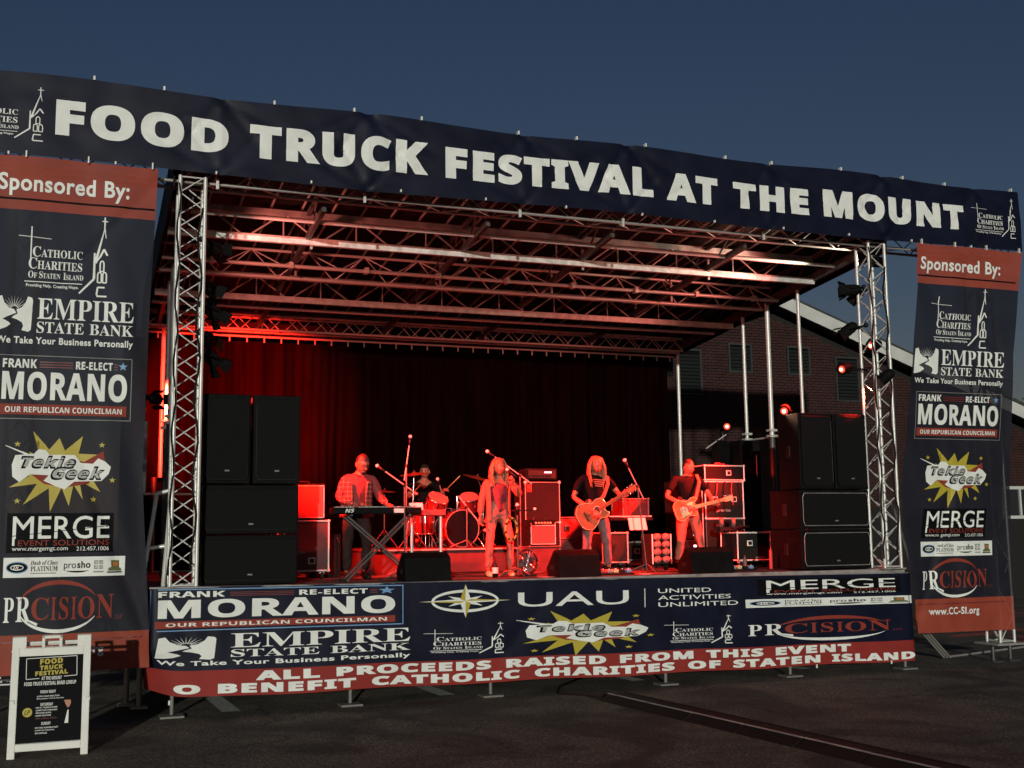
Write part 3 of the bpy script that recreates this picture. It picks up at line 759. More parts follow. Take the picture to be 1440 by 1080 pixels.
def burst(P, cx, cz, rx, rz):
    o = [(-.98, .60, 0), (-.28, .62, 0), (-.56, 1.02, 1), (-.22, .52, 0), (-.02, .84, 1), (.1, .5, 0), (.46, .9, 1), (.38, .42, 0), (.8, .4, 1), (.5, .1, 0), (.86, -.62, 1), (.42, -.32, 0), (.5, -.82, 1), (.3, -.42, 0), (.22, -1.0, 1), (.06, -.5, 0), (-.16, -1.16, 1), (-.2, -.52, 0), (-.7, -.96, 1), (-.44, -.4, 0), (-1.0, -.5, 1), (-.6, -.2, 0), (-.55, .1, 0), (-.62, .46, 1), (-.4, .3, 0)]
    P.poly([(cx+a*rx, cz+b*rz) for a, b, _ in o[1:]], 'print_yellow'); P.line((cx-1.1*rx, cz+.62*rz), (cx-.5*rx, cz+.3*rz), .006, 'print_white', .03)
    P.layer(1); P.poly([(cx-.62*rx, cz-.1*rz), (cx-.55*rx, cz+.32*rz), (cx-.2*rx, cz+.4*rz), (cx+.1*rx, cz+.3*rz), (cx+.5*rx, cz+.2*rz), (cx+.9*rx, cz+.5*rz), (cx+.95*rx, cz+.05*rz), (cx+.6*rx, cz-.4*rz), (cx+.1*rx, cz-.5*rz), (cx-.3*rx, cz-.4*rz)], 'print_red')
    P.layer(2); W_ = [(-.86, .34), (-.5, .38), (-.42, .5), (-.28, .48), (-.2, .36), (.3, .36), (.42, .16), (.66, .14), (.76, .28), (.9, .2), (1.02, .06), (.98, -.12), (.84, -.3), (.3, -.32), (.12, -.52), (-.06, -.44), (-.3, -.3), (-.2, -.16), (-.56, -.14), (-.76, -.34), (-.9, -.2), (-.92, .1)]
    P.poly([(cx+a*rx*1.04, cz+b*rz*1.06) for a, b in W_], 'print_white')
    P.layer(3)
    for (s, a, b, c, d) in (('Tekie', -.8, .0, .34, .36), ('Geek', -.16, -.30, .92, .08)):
        P.text(s, cx+a*rx, cz+b*rz, cx+c*rx, cz+d*rz, 'print_black', 'fat', .35)
        P.layer(5); P.text(s, cx+(a+.035)*rx, cz+(b+.05)*rz, cx+(c-.035)*rx, cz+(d-.05)*rz, 'print_mid', 'sb', .35); P.layer(3)
    P.layer(0)
    for a, b in ((-.86, .66), (.86, .66), (1.1, -.3), (-.82, -.86), (.72, -.82)): P.star(cx+a*rx, cz+b*rz, .055*rx*1.3, .055*rz*1.5, 'print_yellow')
def merge(P, x0, z0, x1, z1, sx0, sz0, sx1, sz1):
    W, H = x1-x0, z1-z0; q = lambda a, b: (x0+a*W, z0+b*H)
    P.rect(x0-.06*W, z0-.02*H, x1+.04*W, z1+.08*H, 'print_black'); P.layer(1)
    P.text('MERGE', *q(0, .36), *q(1, 1), 'print_white', 'reg'); P.rect(*q(0, .18), *q(.024, .40), 'print_white')
    P.layer(2); P.line(q(-.02, .44), q(1.0, .72), .008, 'print_black'); P.layer(1)
    P.text('EVENT SOLUTIONS', *q(.06, .17), *q(1, .33), 'print_red', 'reg')
    P.text('www.mergemgt.com', *q(0, 0), *q(.57, .135), 'print_white', 'reg'); P.text('212.457.1006', *q(.66, .02), *q(1, .135), 'print_white', 'reg')
    P.layer(0); P.rect(sx0, sz0, sx1, sz1, 'print_white'); P.layer(1)
    W, H = sx1-sx0, sz1-sz0; q = lambda a, b: (sx0+a*W, sz0+b*H)
    P.disc(*q(.11, .5), W*.09, H*.30, 'print_blue'); P.layer(2); P.disc(*q(.11, .5), W*.082, H*.25, 'print_black'); P.layer(3); P.arc(*q(.11, .5), W*.05, H*.12, 0, 360, .01, .01, 'print_white'); P.text('DC', *q(.08, .4), *q(.14, .6), 'print_white', 'serifb', .3); P.layer(1)
    P.text('Dash of Class', *q(.22, .62), *q(.44, .84), 'print_black', 'serifb', .25); P.text('PLATINUM', *q(.22, .3), *q(.44, .56), 'print_black', 'serif'); P.line(q(.22, .2), q(.43, .2), H*.05, 'print_grey')
    P.text('pro', *q(.49, .3), *q(.59, .66), 'print_black', 'reg'); P.text('sho', *q(.60, .42), *q(.71, .78), 'print_black', 'semi'); P.arc(*q(.6, .34), W*.1, H*.1, 200, 340, .004, .02, 'print_black')
    for i, (a, b) in enumerate(((.74, .6), (.78, .6), (.74, .36), (.78, .36))): P.rect(*q(a, b), *q(a+.033, b+.2), 'print_grey')
    P.layer(2); P.text('BBS', *q(.75, .4), *q(.81, .75), 'print_white', 'serifb'); P.layer(1); P.line(q(.735, .22), q(.82, .22), H*.07, 'print_grey')
    P.poly([q(.86, .25), q(.97, .25), q(.97, .38), q(.95, .42), q(.95, .78), q(.88, .8), q(.885, .45), q(.86, .38)], 'print_green'); P.layer(2); P.poly([q(.90, .5), q(.94, .5), q(.94, .68), q(.90, .7)], 'print_orange'); P.rect(*q(.85, .15), *q(.975, .22), 'print_black'); P.layer(0)
def prcision(P, x0, z0, x1, z1, cx, rx, cz, rz):
    W, H = x1-x0, z1-z0; q = lambda a, b: (x0+a*W, z0+b*H)
    P.text('P', *q(0, 0), *q(.09, 1), 'print_white', 'serif'); P.text('R', *q(.11, .02), *q(.235, 1.02), 'print_white', 'serif'); P.line(q(.225, .05), q(.30, -.12), .02, 'print_white', .03)
    for s, a, b in (('C', .245, .40), ('I', .42, .465), ('S', .49, .575), ('I', .60, .645), ('O', .66, .81), ('N', .83, .985)):
        P.text(s, *q(a, .06), *q(b, .98 if s != 'N' else 1.05), 'print_red', 'serif')
    P.text('LLC', *q(1.0, .02), *q(1.07, .2), 'print_darkred', 'serif')
    P.arc(cx, cz, rx, rz, 25, 165, .006, .05, 'print_red'); P.arc(cx, cz, rx, rz, 195, 335, .006, .04, 'print_white')

# side banners: s measured from the design centre
def side_d(x, z, sgn):
    k = 1-.5*z/6.5
    y = .06*k*noise.noise(V((x*1.6, z*.35, 3*sgn)))+.022*noise.noise(V((x*4+.6*z, z*.5, 7*sgn)))*k+.005*math.sin(x*8+z*1.5)
    y += .02*seg(x, z, sgn*5.5, 6.4, sgn*6.9, 4.6, .06)+.03*seg(x, z, sgn*5.45, .8, sgn*6.3, 3.0, .07)+.02*seg(x, z, sgn*5.45, .8, sgn*6.7, 1.5, .05)
    return y
LC = lambda z: -6.5+0*z
RCk = ((.5, 6.10), (2, 6.19), (3.7, 6.49), (4.5, 6.6), (6.2, 6.78))
RC = lambda z: lerpk(z, RCk)
Lxl = lambda z: lerpk(z, ((.5, -7.72), (6.5, -7.8))); Lxr = lambda z: lerpk(z, ((.5, -5.48), (1.1, -5.5), (2.8, -5.62), (4.5, -5.6), (6.5, -5.54)))
Rxl = lambda z: lerpk(z, ((.5, 5.40), (1.0, 5.38), (1.8, 5.27), (2.6, 5.22), (3.6, 5.38), (4.6, 5.58), (5.8, 5.74), (6.5, 5.78)))
Rxr = lambda z: lerpk(z, ((.5, 7.22), (2.6, 7.32), (4.8, 7.54), (5.9, 7.77), (6.5, 7.88)))
def side_banner(sgn, cfn, xl, xr, zt, zb, label):
    t = thing('side_banner', label, 'banner', ((-6.5 if sgn < 0 else 6.6), -.3, .55), group='tall sponsor banners either side of the stage')
    def fb(x, z, off):
        u = (x-xl(z))/(xr(z)-xl(z)); sag = (.05*(u-.5) if sgn < 0 else -.02*(u-.5))*max(0, (1.2-z))
        return (x, -.3+side_d(x, z, sgn)-off, z+sag-.02*math.sin(u*3.14*3)*max(0, (z-6.2)))
    KX = lambda z: 1.0 if sgn < 0 else lerpk(z, ((.5, 1.05), (2.4, 1.08), (3.3, 1.17), (4.8, 1.17), (6.3, 1.1)))
    def fs(s, z, off): return fb(cfn(z)+.72+(s-.72)*KX(z), z, off)
    zs = sorted(set([zb+(zt-zb)*j/110 for j in range(111)]+[5.86, 1.03]))
    sheet(fb, [i/44 for i in range(45)], zs, 'fabric', t, (['navy_mesh', 'red_mesh'], lambda z: 'red_mesh' if z > 5.86 or z < 1.03 else 'navy_mesh'), xl, xr)
    P = Print(fs, .06, .008)
    P.text('Sponsored By:', -.79, 6.02, .64, 6.29, 'print_white', 'semi'); P.line((-.82 if sgn > 0 else -1.2, 5.985), (.93, 5.985), .022, 'print_black'); P.flush('banner_heading', t)
    P = Print(fs, .06, .008); catholic(P, -.55, 4.88, .42, 5.84, .02); P.flush('sponsor_logo', t, 'white church steeple and cross logo')
    P = Print(fs, .06, .008); bank(P, -.32, 4.28, .73, 4.83, -.74, (-.76, 4.43, -.37, 4.84)); P.flush('sponsor_logo', t, 'white bank logo with hills and a road')
    P = Print(fs, .06, .008); council(P, -.70, 3.43, .73, 4.16); P.flush('sponsor_logo', t, 'framed white election lettering over a red bar')
    P = Print(fs, .06, .008); burst(P, -.02, 2.87, .52, .42); P.flush('sponsor_logo', t, 'yellow and red comic starburst logo')
    P = Print(fs, .06, .008); merge(P, -.48, 1.94, .54, 2.34, -.56, 1.66, .72, 1.88); P.flush('sponsor_logo', t, 'white and red event company logo over a white strip')
    P = Print(fs, .06, .008); prcision(P, -.54, 1.17, .63, 1.44, .03, .42, 1.33, .27); P.flush('sponsor_logo', t, 'white and red serif logo with a thin ellipse')
    P = Print(fs, .06, .008); P.text('www.CC-SI.org', -.44, .76, .52 if sgn < 0 else .44, .90, 'print_white', 'semi'); P.line((-.98 if sgn < 0 else -.62, .955), (.93, .955), .016, 'print_darkred'); P.flush('web_address', t)
    for u in (.04, .35, .65, .97):
        x = xl(zt)+(xr(zt)-xl(zt))*u; q = MB(); q.bb((x-.008, -.33, zt-.02), (x+.008, -.27, zt+.06), 'plastic_white'); q.build('zip_tie', t)
    return t
side_banner(-1, LC, Lxl, Lxr, 6.50, .60, 'tall sponsor banner at the left of the stage, behind the A-frame sign')
side_banner(1, RC, Rxl, Rxr, 6.50, .53, 'tall sponsor banner at the right of the stage, leaning slightly inward')

# front banner
def fr_y(x, z):
    y = -.22+.012*noise.noise(V((x*1.2, z*2, 9)))+.006*noise.noise(V((x*5, z*2, 2)))
    if x > 5.36: y += (x-5.36)*1.2
    if x < -5.46: y += (-5.46-x)*1.5
    lo = max(0, (.75-z))/.5
    y += lo*.16*math.exp(-((x+5.5)/.25)**2)-.02*lo*math.sin(x*1.3)
    y += .014*seg(x, z, -1.2, .5, -.5, 1.3, .09)+.012*seg(x, z, 1.9, .5, 2.4, 1.4, .08)+.01*seg(x, z, -5.4, 1.5, -4.9, .6, .05)
    return y
def fr_fn(x, z, off):   # z here is the design height; the real banner drops slightly to the right
    e = max(0, (1.0-z)); drop = .0085*(x+5.4)
    return (x, fr_y(x, z)-off, z-drop+.05*e*math.exp(-((x+5.6)/.3)**2)*3-.012*e*math.sin(x*2.9))
fb_ = thing('front_banner', 'long navy and red sponsor banner hung along the stage front, above the jack legs', 'banner', (0, -.22, .2))
sheet(fr_fn, [-5.52+11.3*i/220 for i in range(221)], sorted(set([.235+1.275*j/18 for j in range(19)]+[.535])), 'fabric', fb_, (['navy', 'red_vinyl'], lambda z: 'red_vinyl' if z < .535 else 'navy'))
P = Print(fr_fn, .12); council(P, -5.49, 1.0, -2.46, 1.485, True, True); P.flush('sponsor_logo', fb_, 'framed white election lettering over a red bar')
P = Print(fr_fn, .12); bank(P, -4.56, .585, -2.37, .955, -5.40, (-5.42, .66, -4.73, .93)); P.flush('sponsor_logo', fb_, 'white bank logo with hills and a road')
P = Print(fr_fn, .12)
cx, cz = -1.64, 1.265; P.arc(cx, cz, .44, .125, 0, 360, .035, .035, 'print_white', 40)
for a, b, k in ((0, 1, 'print_white'), (90, 2, 'print_yellow')): pass
for i in range(8):
    a = i*45; L_, H_ = ((.62, .21) if i % 2 == 0 else (.33, .09)); c = math.cos(rad(a))*L_; s = math.sin(rad(a))*H_
    for sg, k in ((1, 'print_yellow'), (-1, 'print_white')):
        P.layer(1 if i % 2 else 2); w_ = (-math.sin(rad(a))*.07*sg, math.cos(rad(a))*.024*sg); P.poly([(cx, cz), (cx+w_[0]+c*.12, cz+w_[1]+s*.12), (cx+c, cz+s)], k if i % 2 == 0 else 'print_white')
P.flush('sponsor_logo', fb_, 'white ring with a yellow compass star')
P = Print(fr_fn, .12); P.text('UAU', -.92, 1.17, .68, 1.355, 'print_white', 'reg'); P.flush('sponsor_lettering', fb_); P.line((.92, 1.12), (.92, 1.37), .012, 'print_white')
for i, s in enumerate(('UNITED', 'ACTIVITIES', 'UNLIMITED')): P.text(s, 1.12, 1.305-i*.093, (1.95, 2.27, 2.38)[i], 1.365-i*.093, 'print_white', 'reg')
P.flush('sponsor_lettering', fb_)
P = Print(fr_fn, .12); catholic(P, -2.2, .60, -1.12, .99, .014); P.flush('sponsor_logo', fb_, 'small church steeple logo left of the starburst')
P = Print(fr_fn, .12); burst(P, .02, .835, .88, .27); P.flush('sponsor_logo', fb_, 'yellow and red comic starburst logo')
P = Print(fr_fn, .12); catholic(P, 1.2, .60, 2.26, .99, .014); P.flush('sponsor_logo', fb_, 'small church steeple logo right of the starburst')
P = Print(fr_fn, .12); merge(P, 2.84, 1.235, 5.08, 1.445, 2.5, 1.07, 5.37, 1.185); P.flush('sponsor_logo', fb_, 'white and red event company logo over a white strip')
P = Print(fr_fn, .12); prcision(P, 2.52, .685, 5.0, .835, 3.95, 1.0, .75, .155); P.flush('sponsor_logo', fb_, 'white and red serif logo with a thin ellipse')
def words(s, x0, z0, x1, z1):
    ws = s.split(' '); a = [text2d(q, 'fat')[2]+.12 for q in ws]; gap = .7; tot = sum(a)+gap*(len(ws)-1); x = x0; k = (x1-x0)/tot
    for q, l in zip(ws, a): P = Print(fr_fn, .12); P.text(q, x, z0, x+l*k, z1); P.flush('slogan_word', fb_); x += (l+gap)*k
words('ALL PROCEEDS RAISED FROM THIS EVENT', -4.27, .405, 4.24, .515); words('O BENEFIT CATHOLIC CHARITIES OF STATEN ISLAND', -5.2, .265, 5.36, .375)
rod('hem_pole', (-5.5, -.21, 1.5), (5.4, -.19, 1.415), .014, 'aluminium_dull', fb_)
for x in (-5.25, 3.6, 4.9): sbox('zip_tie', V((x, -.27, .19+.01-.0085*(x+5.4)*.6)), (.02, .015, .05), 'plastic_white', fb_)
# ---------------- loudspeakers ----------------
def cab(w, d, h, label, loc, rz=0, hor=False, group=None, badge=True, trim='black_plastic'):
    """front faces -y; origin at the base centre of the front"""
    t = thing('loudspeaker', label, 'loudspeaker', loc, rz, group)
    b = MB(); b.bb((-w/2, .015, 0), (w/2, d, h), 'black_paint'); b.build('cabinet', t, bevel=.012, local=True)
    g = MB(); c = .06; x, z = w/2-.035, h-.05
    o = [(-x, .05+c), (-x+.03, .05), (x-.03, .05), (x, .05+c), (x, z-c), (x-.03, z), (-x+.03, z), (-x, z-c)]
    g.prism(o, (0, .012, 0), (1, 0, 0), (0, 0, 1), .022, 'black_grille'); g.build('grille', t, local=True, bevel=.003)
    for i in range(8):
        p, q = o[i], o[(i+1) % 8]; r = MB(); r.tube([(p[0], -.012, p[1]), (q[0], -.012, q[1])], .005, trim, 5); r.build('grille_rim', t, local=True)
    if badge:
        g = MB(); zz = .16 if not hor else .12; g.bb((-.028, -.02, zz-.01), (.028, -.0105, zz+.01), 'steel_mid'); g.build('badge', t, local=True)
    for s in (-1, 1):
        g = MB(); g.bb((s*w/2-.004*s, d*.45, h*.5-.09), (s*(w/2+.012), d*.45+.1, h*.5+.09), 'black_plastic'); g.build('handle', t, local=True, bevel=.004)
    return t
G1 = 'left main loudspeaker stack'; G2 = 'right main loudspeaker stack'
cab(1.18, .75, .60, 'lowest wide black subwoofer of the left speaker stack', (-4.31, .12, 1.5), hor=True, group=G1)
cab(1.18, .75, .60, 'middle wide black subwoofer of the left speaker stack', (-4.31, .12, 2.115), hor=True, group=G1)
cab(.58, .55, 1.11, 'tall black speaker on the left side on top of the left stack', (-4.61, .12, 2.73), .04, group=G1)
cab(.58, .55, 1.11, 'tall black speaker with red-lit top, right one on the left stack', (-4.0, .12, 2.73), -.04, group=G1)
cab(1.24, .8, .58, 'lowest wide black subwoofer of the right speaker stack', (4.31, .08, 1.5), hor=True, group=G2, trim='aluminium_dull')  # both right subwoofers: pale rims painted in as edge highlights
cab(1.24, .8, .58, 'middle wide black subwoofer of the right speaker stack', (4.31, .08, 2.09), hor=True, group=G2, trim='aluminium_dull')
cab(.6, .55, 1.14, 'tall black speaker on the inner side on top of the right stack', (4.02, .08, 2.68), 0, group=G2)
cab(.6, .55, 1.14, 'tall black speaker next to the tower on top of the right stack', (4.64, .08, 2.68), 0, group=G2)

def monitor(loc, rz, label, w=.62):
    t = thing('stage_monitor', label, 'stage monitor', loc, rz, 'wedge monitors along the stage front')
    b = MB(); o = [(0, 0), (.42, 0), (.46, .12), (.20, .36), (.06, .30)]
    b.prism(o, (-w/2, 0, 0), (0, 1, 0), (0, 0, 1), w, 'black_paint'); b.build('cabinet', t, bevel=.01, local=True)
    g = MB(); g.box((0, .345, .25), (w-.05, .34, .012), 'black_grille', Euler((-math.atan2(.24, .26), 0, 0)).to_matrix()); g.build('grille', t, local=True)
    for s in (-1, 1): g = MB(); g.bb((s*w/2-.003*s, .18, .1), (s*(w/2+.01), .30, .16), 'black_plastic'); g.build('handle', t, local=True)
    return t
monitor((-2.03, .1, DZ), 0, 'black wedge monitor between the keyboard player and the singer')
monitor((.12, .1, DZ), 0, 'black wedge monitor in front of the long-haired guitarist')
monitor((2.2, .1, DZ), 0, 'black wedge monitor in front of the guitarist in red trousers', .68)

# ---------------- flight cases, amplifiers ----------------
def case(w, d, h, label, loc, rz=0, face='case_black', edge='aluminium', text=None, wheels=False, latches=((.5, .7),), group=None, name='flight_case', handle=False):
    t = thing(name, label, 'flight case', loc, rz, group); z0 = .12 if wheels else 0
    b = MB(); b.bb((-w/2, 0, z0), (w/2, d, h), face); b.build('shell', t, local=True)
    P8 = [(x, y, z) for x in (-w/2, w/2) for y in (0, d) for z in (z0, h)]
    L = wm(t)
    for i in range(8):
        for j in range(i+1, 8):
            if sum(abs(P8[i][k]-P8[j][k]) > 1e-6 for k in range(3)) == 1: rod('edge_trim', L @ V(P8[i]), L @ V(P8[j]), .013, edge, t, 6)
    for p in P8: q = MB(); q.ell(p, (.025,)*3, edge, nu=6, nv=4); q.build('corner', t, local=True, smooth=True)
    for (a, c) in latches:
        q = MB(); x = -w/2+a*w; z = z0+c*(h-z0); q.bb((x-.05, -.014, z-.045), (x+.05, -.001, z+.045), edge); q.build('latch', t, local=True, bevel=.004)
        q = MB(); q.bb((x-.03, -.022, z-.028), (x+.03, -.015, z+.028), 'black_plastic'); q.build('latch_plate', t, local=True)
    if text:
        P = Print(lambda s, z, o: (s, -.002-o, z), 0); P.text(text[0], text[1], text[2], text[1]+(text[3]-text[1])*.75, text[2]+(text[4]-text[2])*.75, 'print_mid', 'reg'); P.flush('lettering', t, local=True)
    if wheels:
        for x in (-w/2+.08, w/2-.08):
            for y in (.08, d-.08): q = MB(); q.tube([(x-.02, y, .055), (x+.02, y, .055)], .055, 'rubber', 10); q.bb((x-.03, y-.03, .08), (x+.03, y+.03, .12), edge); q.build('castor', t, local=True)
    return t
GC = 'flight cases on the stage'
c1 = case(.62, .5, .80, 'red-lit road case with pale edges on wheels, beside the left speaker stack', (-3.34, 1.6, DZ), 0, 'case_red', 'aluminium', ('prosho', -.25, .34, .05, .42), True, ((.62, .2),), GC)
# speaker box on it, red light put into its grille colour
def combo(w, d, h, label, loc, face, body, rz=0, knobs=True, name='guitar_amplifier'):
    t = thing(name, label, 'amplifier', loc, rz)
    b = MB(); b.bb((-w/2, .02, 0), (w/2, d, h), body); b.build('cabinet', t, local=True, bevel=.01)
    b = MB(); b.bb((-w/2+.03, .005, .03), (w/2-.03, .02, h-(.09 if knobs else .03)), face); b.build('grille_cloth', t, local=True)
    for p, q in (((-1, .03), (1, .03)), ((-1, h-(.09 if knobs else .03)), (1, h-(.09 if knobs else .03)))): r = MB(); r.tube([(p[0]*(w/2-.02), .004, p[1]), (q[0]*(w/2-.02), .004, q[1])], .006, 'aluminium', 5); r.build('piping', t, local=True)
    for s in (-1, 1): r = MB(); r.tube([(s*(w/2-.022), .004, .03), (s*(w/2-.022), .004, h-.05)], .006, 'aluminium', 5); r.build('piping', t, local=True)
    r = MB(); r.tube([(-.1, d/2, h), (-.09, d/2, h+.035), (.09, d/2, h+.035), (.1, d/2, h)], .01, 'black_plastic', 6); r.build('handle', t, local=True)
    if knobs:
        for i in range(6): r = MB(); r.cyl((-w/2+.1+i*(w-.2)/5, -.012, h-.05), (-w/2+.1+i*(w-.2)/5, .02, h-.05), .012, 'cream'); r.build('knob', t, local=True)
    return t
combo(.58, .4, .50, 'square speaker box with red-lit grille on the wheeled road case', (-3.36, 1.65, DZ+.82), 'amp_red', 'black_paint', knobs=False, name='speaker_box')
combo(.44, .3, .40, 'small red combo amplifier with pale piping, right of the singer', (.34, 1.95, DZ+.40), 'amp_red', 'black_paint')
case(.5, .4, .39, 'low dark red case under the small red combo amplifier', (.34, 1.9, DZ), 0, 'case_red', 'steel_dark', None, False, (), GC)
# bass stack
t = thing('bass_cabinet', 'tall black bass speaker cabinet with bright corners behind the red combo', 'amplifier', (.56, 2.5, DZ))
b = MB(); b.bb((.25, 2.5, DZ+.02), (.86, 2.95, 2.89), 'black_paint'); b.build('cabinet', t, bevel=.012)
b = MB(); b.bb((.28, 2.485, DZ+.06), (.83, 2.5, 2.86), 'black_grille'); b.build('grille', t)
for x in (.265, .845):
    rod('edge_trim', (x, 2.485, DZ+.04), (x, 2.485, 2.88), .006, 'aluminium_dull', t, 5)
    for z in (2.87, 2.24, DZ+.05): q = MB(); q.ell((x, 2.49, z), (.028,)*3, 'aluminium', nu=6, nv=4); q.build('corner', t, smooth=True)
for z in (2.87, 2.24): rod('edge_trim', (.265, 2.485, z), (.845, 2.485, z), .006, 'aluminium_dull', t, 5)
q = MB(); q.bb((.29, 2.478, 2.72), (.37, 2.484, 2.84), 'print_red'); q.build('badge', t)
t = thing('bass_amp_head', 'black amplifier head with lit panel on the tall bass cabinet', 'amplifier', (.56, 2.5, 2.9))
b = MB(); b.bb((.3, 2.52, 2.915), (.82, 2.88, 3.09), 'black_paint'); b.build('cabinet', t, bevel=.01)
b = MB(); b.bb((.33, 2.505, 2.94), (.79, 2.52, 3.06), 'case_black'); b.build('front_panel', t)
for i in range(7): q = MB(); q.cyl((.38+i*.055, 2.485, 2.98), (.38+i*.055, 2.505, 2.98), .012, 'black_plastic'); q.build('knob', t)
q = MB(); q.bb((.60, 2.497, 3.02), (.72, 2.505, 3.04), 'led_white'); q.build('display', t)
# right side cases
case(.44, .45, .58, 'black road case with pale frame on wheels behind the long-haired guitarist', (1.67, 2.2, DZ), 0, 'case_black', 'aluminium_dull', None, True, (), GC)
t = thing('keyboard_shelf', 'dark equipment stand with a sheet of paper, behind the right microphone stand', 'equipment stand', (2.0, 2.3, DZ))
for x in (1.62, 2.2): rod('leg', (x, 2.3, DZ), (x, 2.3, 2.3), .018, 'steel_dark', t)
q = MB(); q.bb((1.55, 2.1, 2.26), (2.3, 2.5, 2.3), 'black_paint'); q.build('shelf', t)
rod('light_bar', (1.5, 2.05, 2.32), (2.25, 2.05, 2.32), .008, 'aluminium', t)
q = MB(); q.box((1.92, 1.9, 2.2), (.3, .01, .2), 'paper', Euler((rad(-20), 0, 0)).to_matrix()); tagp(q.build('paper_sheet'), 'pale sheet of notes on the dark stand right of the boom microphone', 'paper')
# rack of round pads; the red light is put into their colour
t = thing('rack_box', 'narrow rack with red-lit round panels beside the right guitarist', 'equipment rack', (2.18, 1.6, DZ))
b = MB(); b.bb((2.02, 1.62, DZ+.1), (2.34, 1.95, 2.04), 'case_black'); b.build('shell', t)
for x in (2.02, 2.34):
    rod('edge_trim', (x, 1.61, DZ+.1), (x, 1.61, 2.04), .012, 'aluminium', t, 6)
for i in range(4):
    for j in range(2):
        q = MB(); q.ell((2.105+j*.15, 1.62, DZ+.17+i*.115), (.07, .045, .055), 'pad_redlit', nu=10, nv=6); q.build('pad', t, smooth=True)
for x in (2.07, 2.29): q = MB(); q.tube([(x-.02, 1.7, DZ+.05), (x+.02, 1.7, DZ+.05)], .05, 'rubber', 10); q.build('castor', t)
# led rack
t = thing('power_rack', 'tall black amplifier rack with white indicator lights behind the right guitarist', 'equipment rack', (3.2, 2.45, DZ))
b = MB(); b.bb((2.98, 2.47, DZ), (3.42, 2.95, 2.9), 'case_black'); b.build('shell', t)
for x in (2.98, 3.42): rod('edge_trim', (x, 2.46, DZ), (x, 2.46, 2.9), .012, 'aluminium_dull', t, 6)
for i in range(7):
    q = MB(); z = DZ+.1+i*.185; q.bb((3.02, 2.445, z), (3.38, 2.468, z+.16), 'black_plastic'); q.build('rack_unit', t, bevel=.004)
    if i in (0, 1, 2, 4, 5):
        q = MB(); q.bb((3.22, 2.435, z+.05), (3.28, 2.444, z+.085), 'led_white'); q.build('indicator', t)
case(.74, .5, .78, 'black road case with pale corners under the lettered case at right', (3.93, 2.6, DZ), 0, 'case_black', 'steel_dark', None, True, ((.3, .8),), GC)
case(.74, .5, .62, 'lettered black road case with two bright latches, in the right case pile', (3.93, 2.6, DZ+.8), 0, 'case_black', 'aluminium', ('prosho', -.16, .10, .20, .19), False, ((.25, .52), (.75, .52)), GC)
case(.78, .45, .24, 'flat case with bright rims, topmost of the right case pile', (3.95, 2.6, DZ+1.45), .03, 'black_grille', 'aluminium', None, False, ((.6, .5),), GC)
case(.62, .5, .56, 'open-fronted green-black case with bright white edges at the right', (3.97, 1.8, DZ), 0, 'case_black', 'plastic_white', ('prosho', .02, .14, .24, .20), True, ((.36, .62),), GC)
for i in range(3):
    q = MB(); pts = [(3.72+.1*i+.16*math.cos(a*.5), 2.0+.12*math.sin(a*.5+i), DZ+.60+.015*math.sin(a*1.7)+i*.03) for a in range(20)]; q.tube(pts, .012, 'rubber', 6)
    tagp(q.build('cable_coil', smooth=True), ('dark cable coil on the open-fronted case', 'second cable coil piled on the open-fronted case', 'topmost cable coil over the open-fronted case')[i], 'cable')
for i, x in enumerate((3.55, 3.78)):
    q = MB(); q.tube([(x, 2.1, DZ+.66), (x, 2.1, DZ+.80)], .036, 'drum_head', 12)
    tagp(q.build('cup', smooth=True), ('pale cup standing left on the open-fronted case', 'pale cup standing right on the open-fronted case')[i], 'cup')
q = MB(); q.bb((3.8, 2.05, DZ+.565), (3.5, 2.25, DZ+.655), 'case_black'); tagp(q.build('junction_box'), 'black box under the pale cups behind the open-fronted case', 'box')
t = thing('fog_tube', 'upright red tube at the foot of the right speaker stack', 'light tube', (3.62, .75, DZ)); rod('tube', (3.55, .7, DZ+.01), (3.55, .7, DZ+.30), .025, 'amp_red', t, 12)
q = MB(); q.cyl((3.55, .7, DZ), (3.55, .7, DZ+.02), .06, 'black_plastic'); q.build('base', t)
t = thing('tall_cabinet', 'tall black equipment cabinet in front of the brick wall at right', 'cabinet', (5.0, 3.3, DZ))
b = MB(); b.bb((4.6, 3.1, DZ), (5.0, 3.6, 3.66), 'black_paint'); b.build('body', t, bevel=.01)
b = MB(); b.bb((4.63, 3.085, DZ+.1), (4.97, 3.1, 3.6), 'black_grille'); b.build('door', t)
rod('handle', (4.9, 3.07, 3.0), (4.9, 3.07, 3.4), .01, 'aluminium_dull', t)

# ---------------- microphone stands, keyboard ----------------
def mic_stand(base, top, mic, label, r=.011, name='microphone_stand'):
    t = thing(name, label, 'microphone stand', base)
    b, tp, mc = V(base), V(top), V(mic)
    rod('pole', b+V((0, 0, .03)), tp, r, 'steel_dark', t)
    for i in range(3):
        a = i*2.09+.5; rod('leg', b+V((0, 0, .12)), b+V((math.cos(a)*.28, math.sin(a)*.28, .012)), .011, 'steel_dark', t)
    if (mc-tp).length > .1:
        d = (mc-tp).normalized(); rod('boom', tp-d*.22, mc-d*.08, .009, 'aluminium_dull', t)
        q = MB(); q.ell(tp, (.025,)*3, 'black_plastic', nu=8, nv=6); q.build('clutch', t)
        q = MB(); q.cyl(mc-d*.12, mc, .012, 'black_plastic', .02); q.build('mic_body', t, smooth=True)
    else:
        q = MB(); q.cyl(mc-V((0, 0, .12)), mc, .012, 'black_plastic', .018); q.build('mic_body', t, smooth=True); d = V((0, 0, 1))
    q = MB(); q.ell(mc+d*.02, (.028,)*3, 'aluminium', nu=10, nv=8); q.build('mic_head', t, smooth=True)
    return t
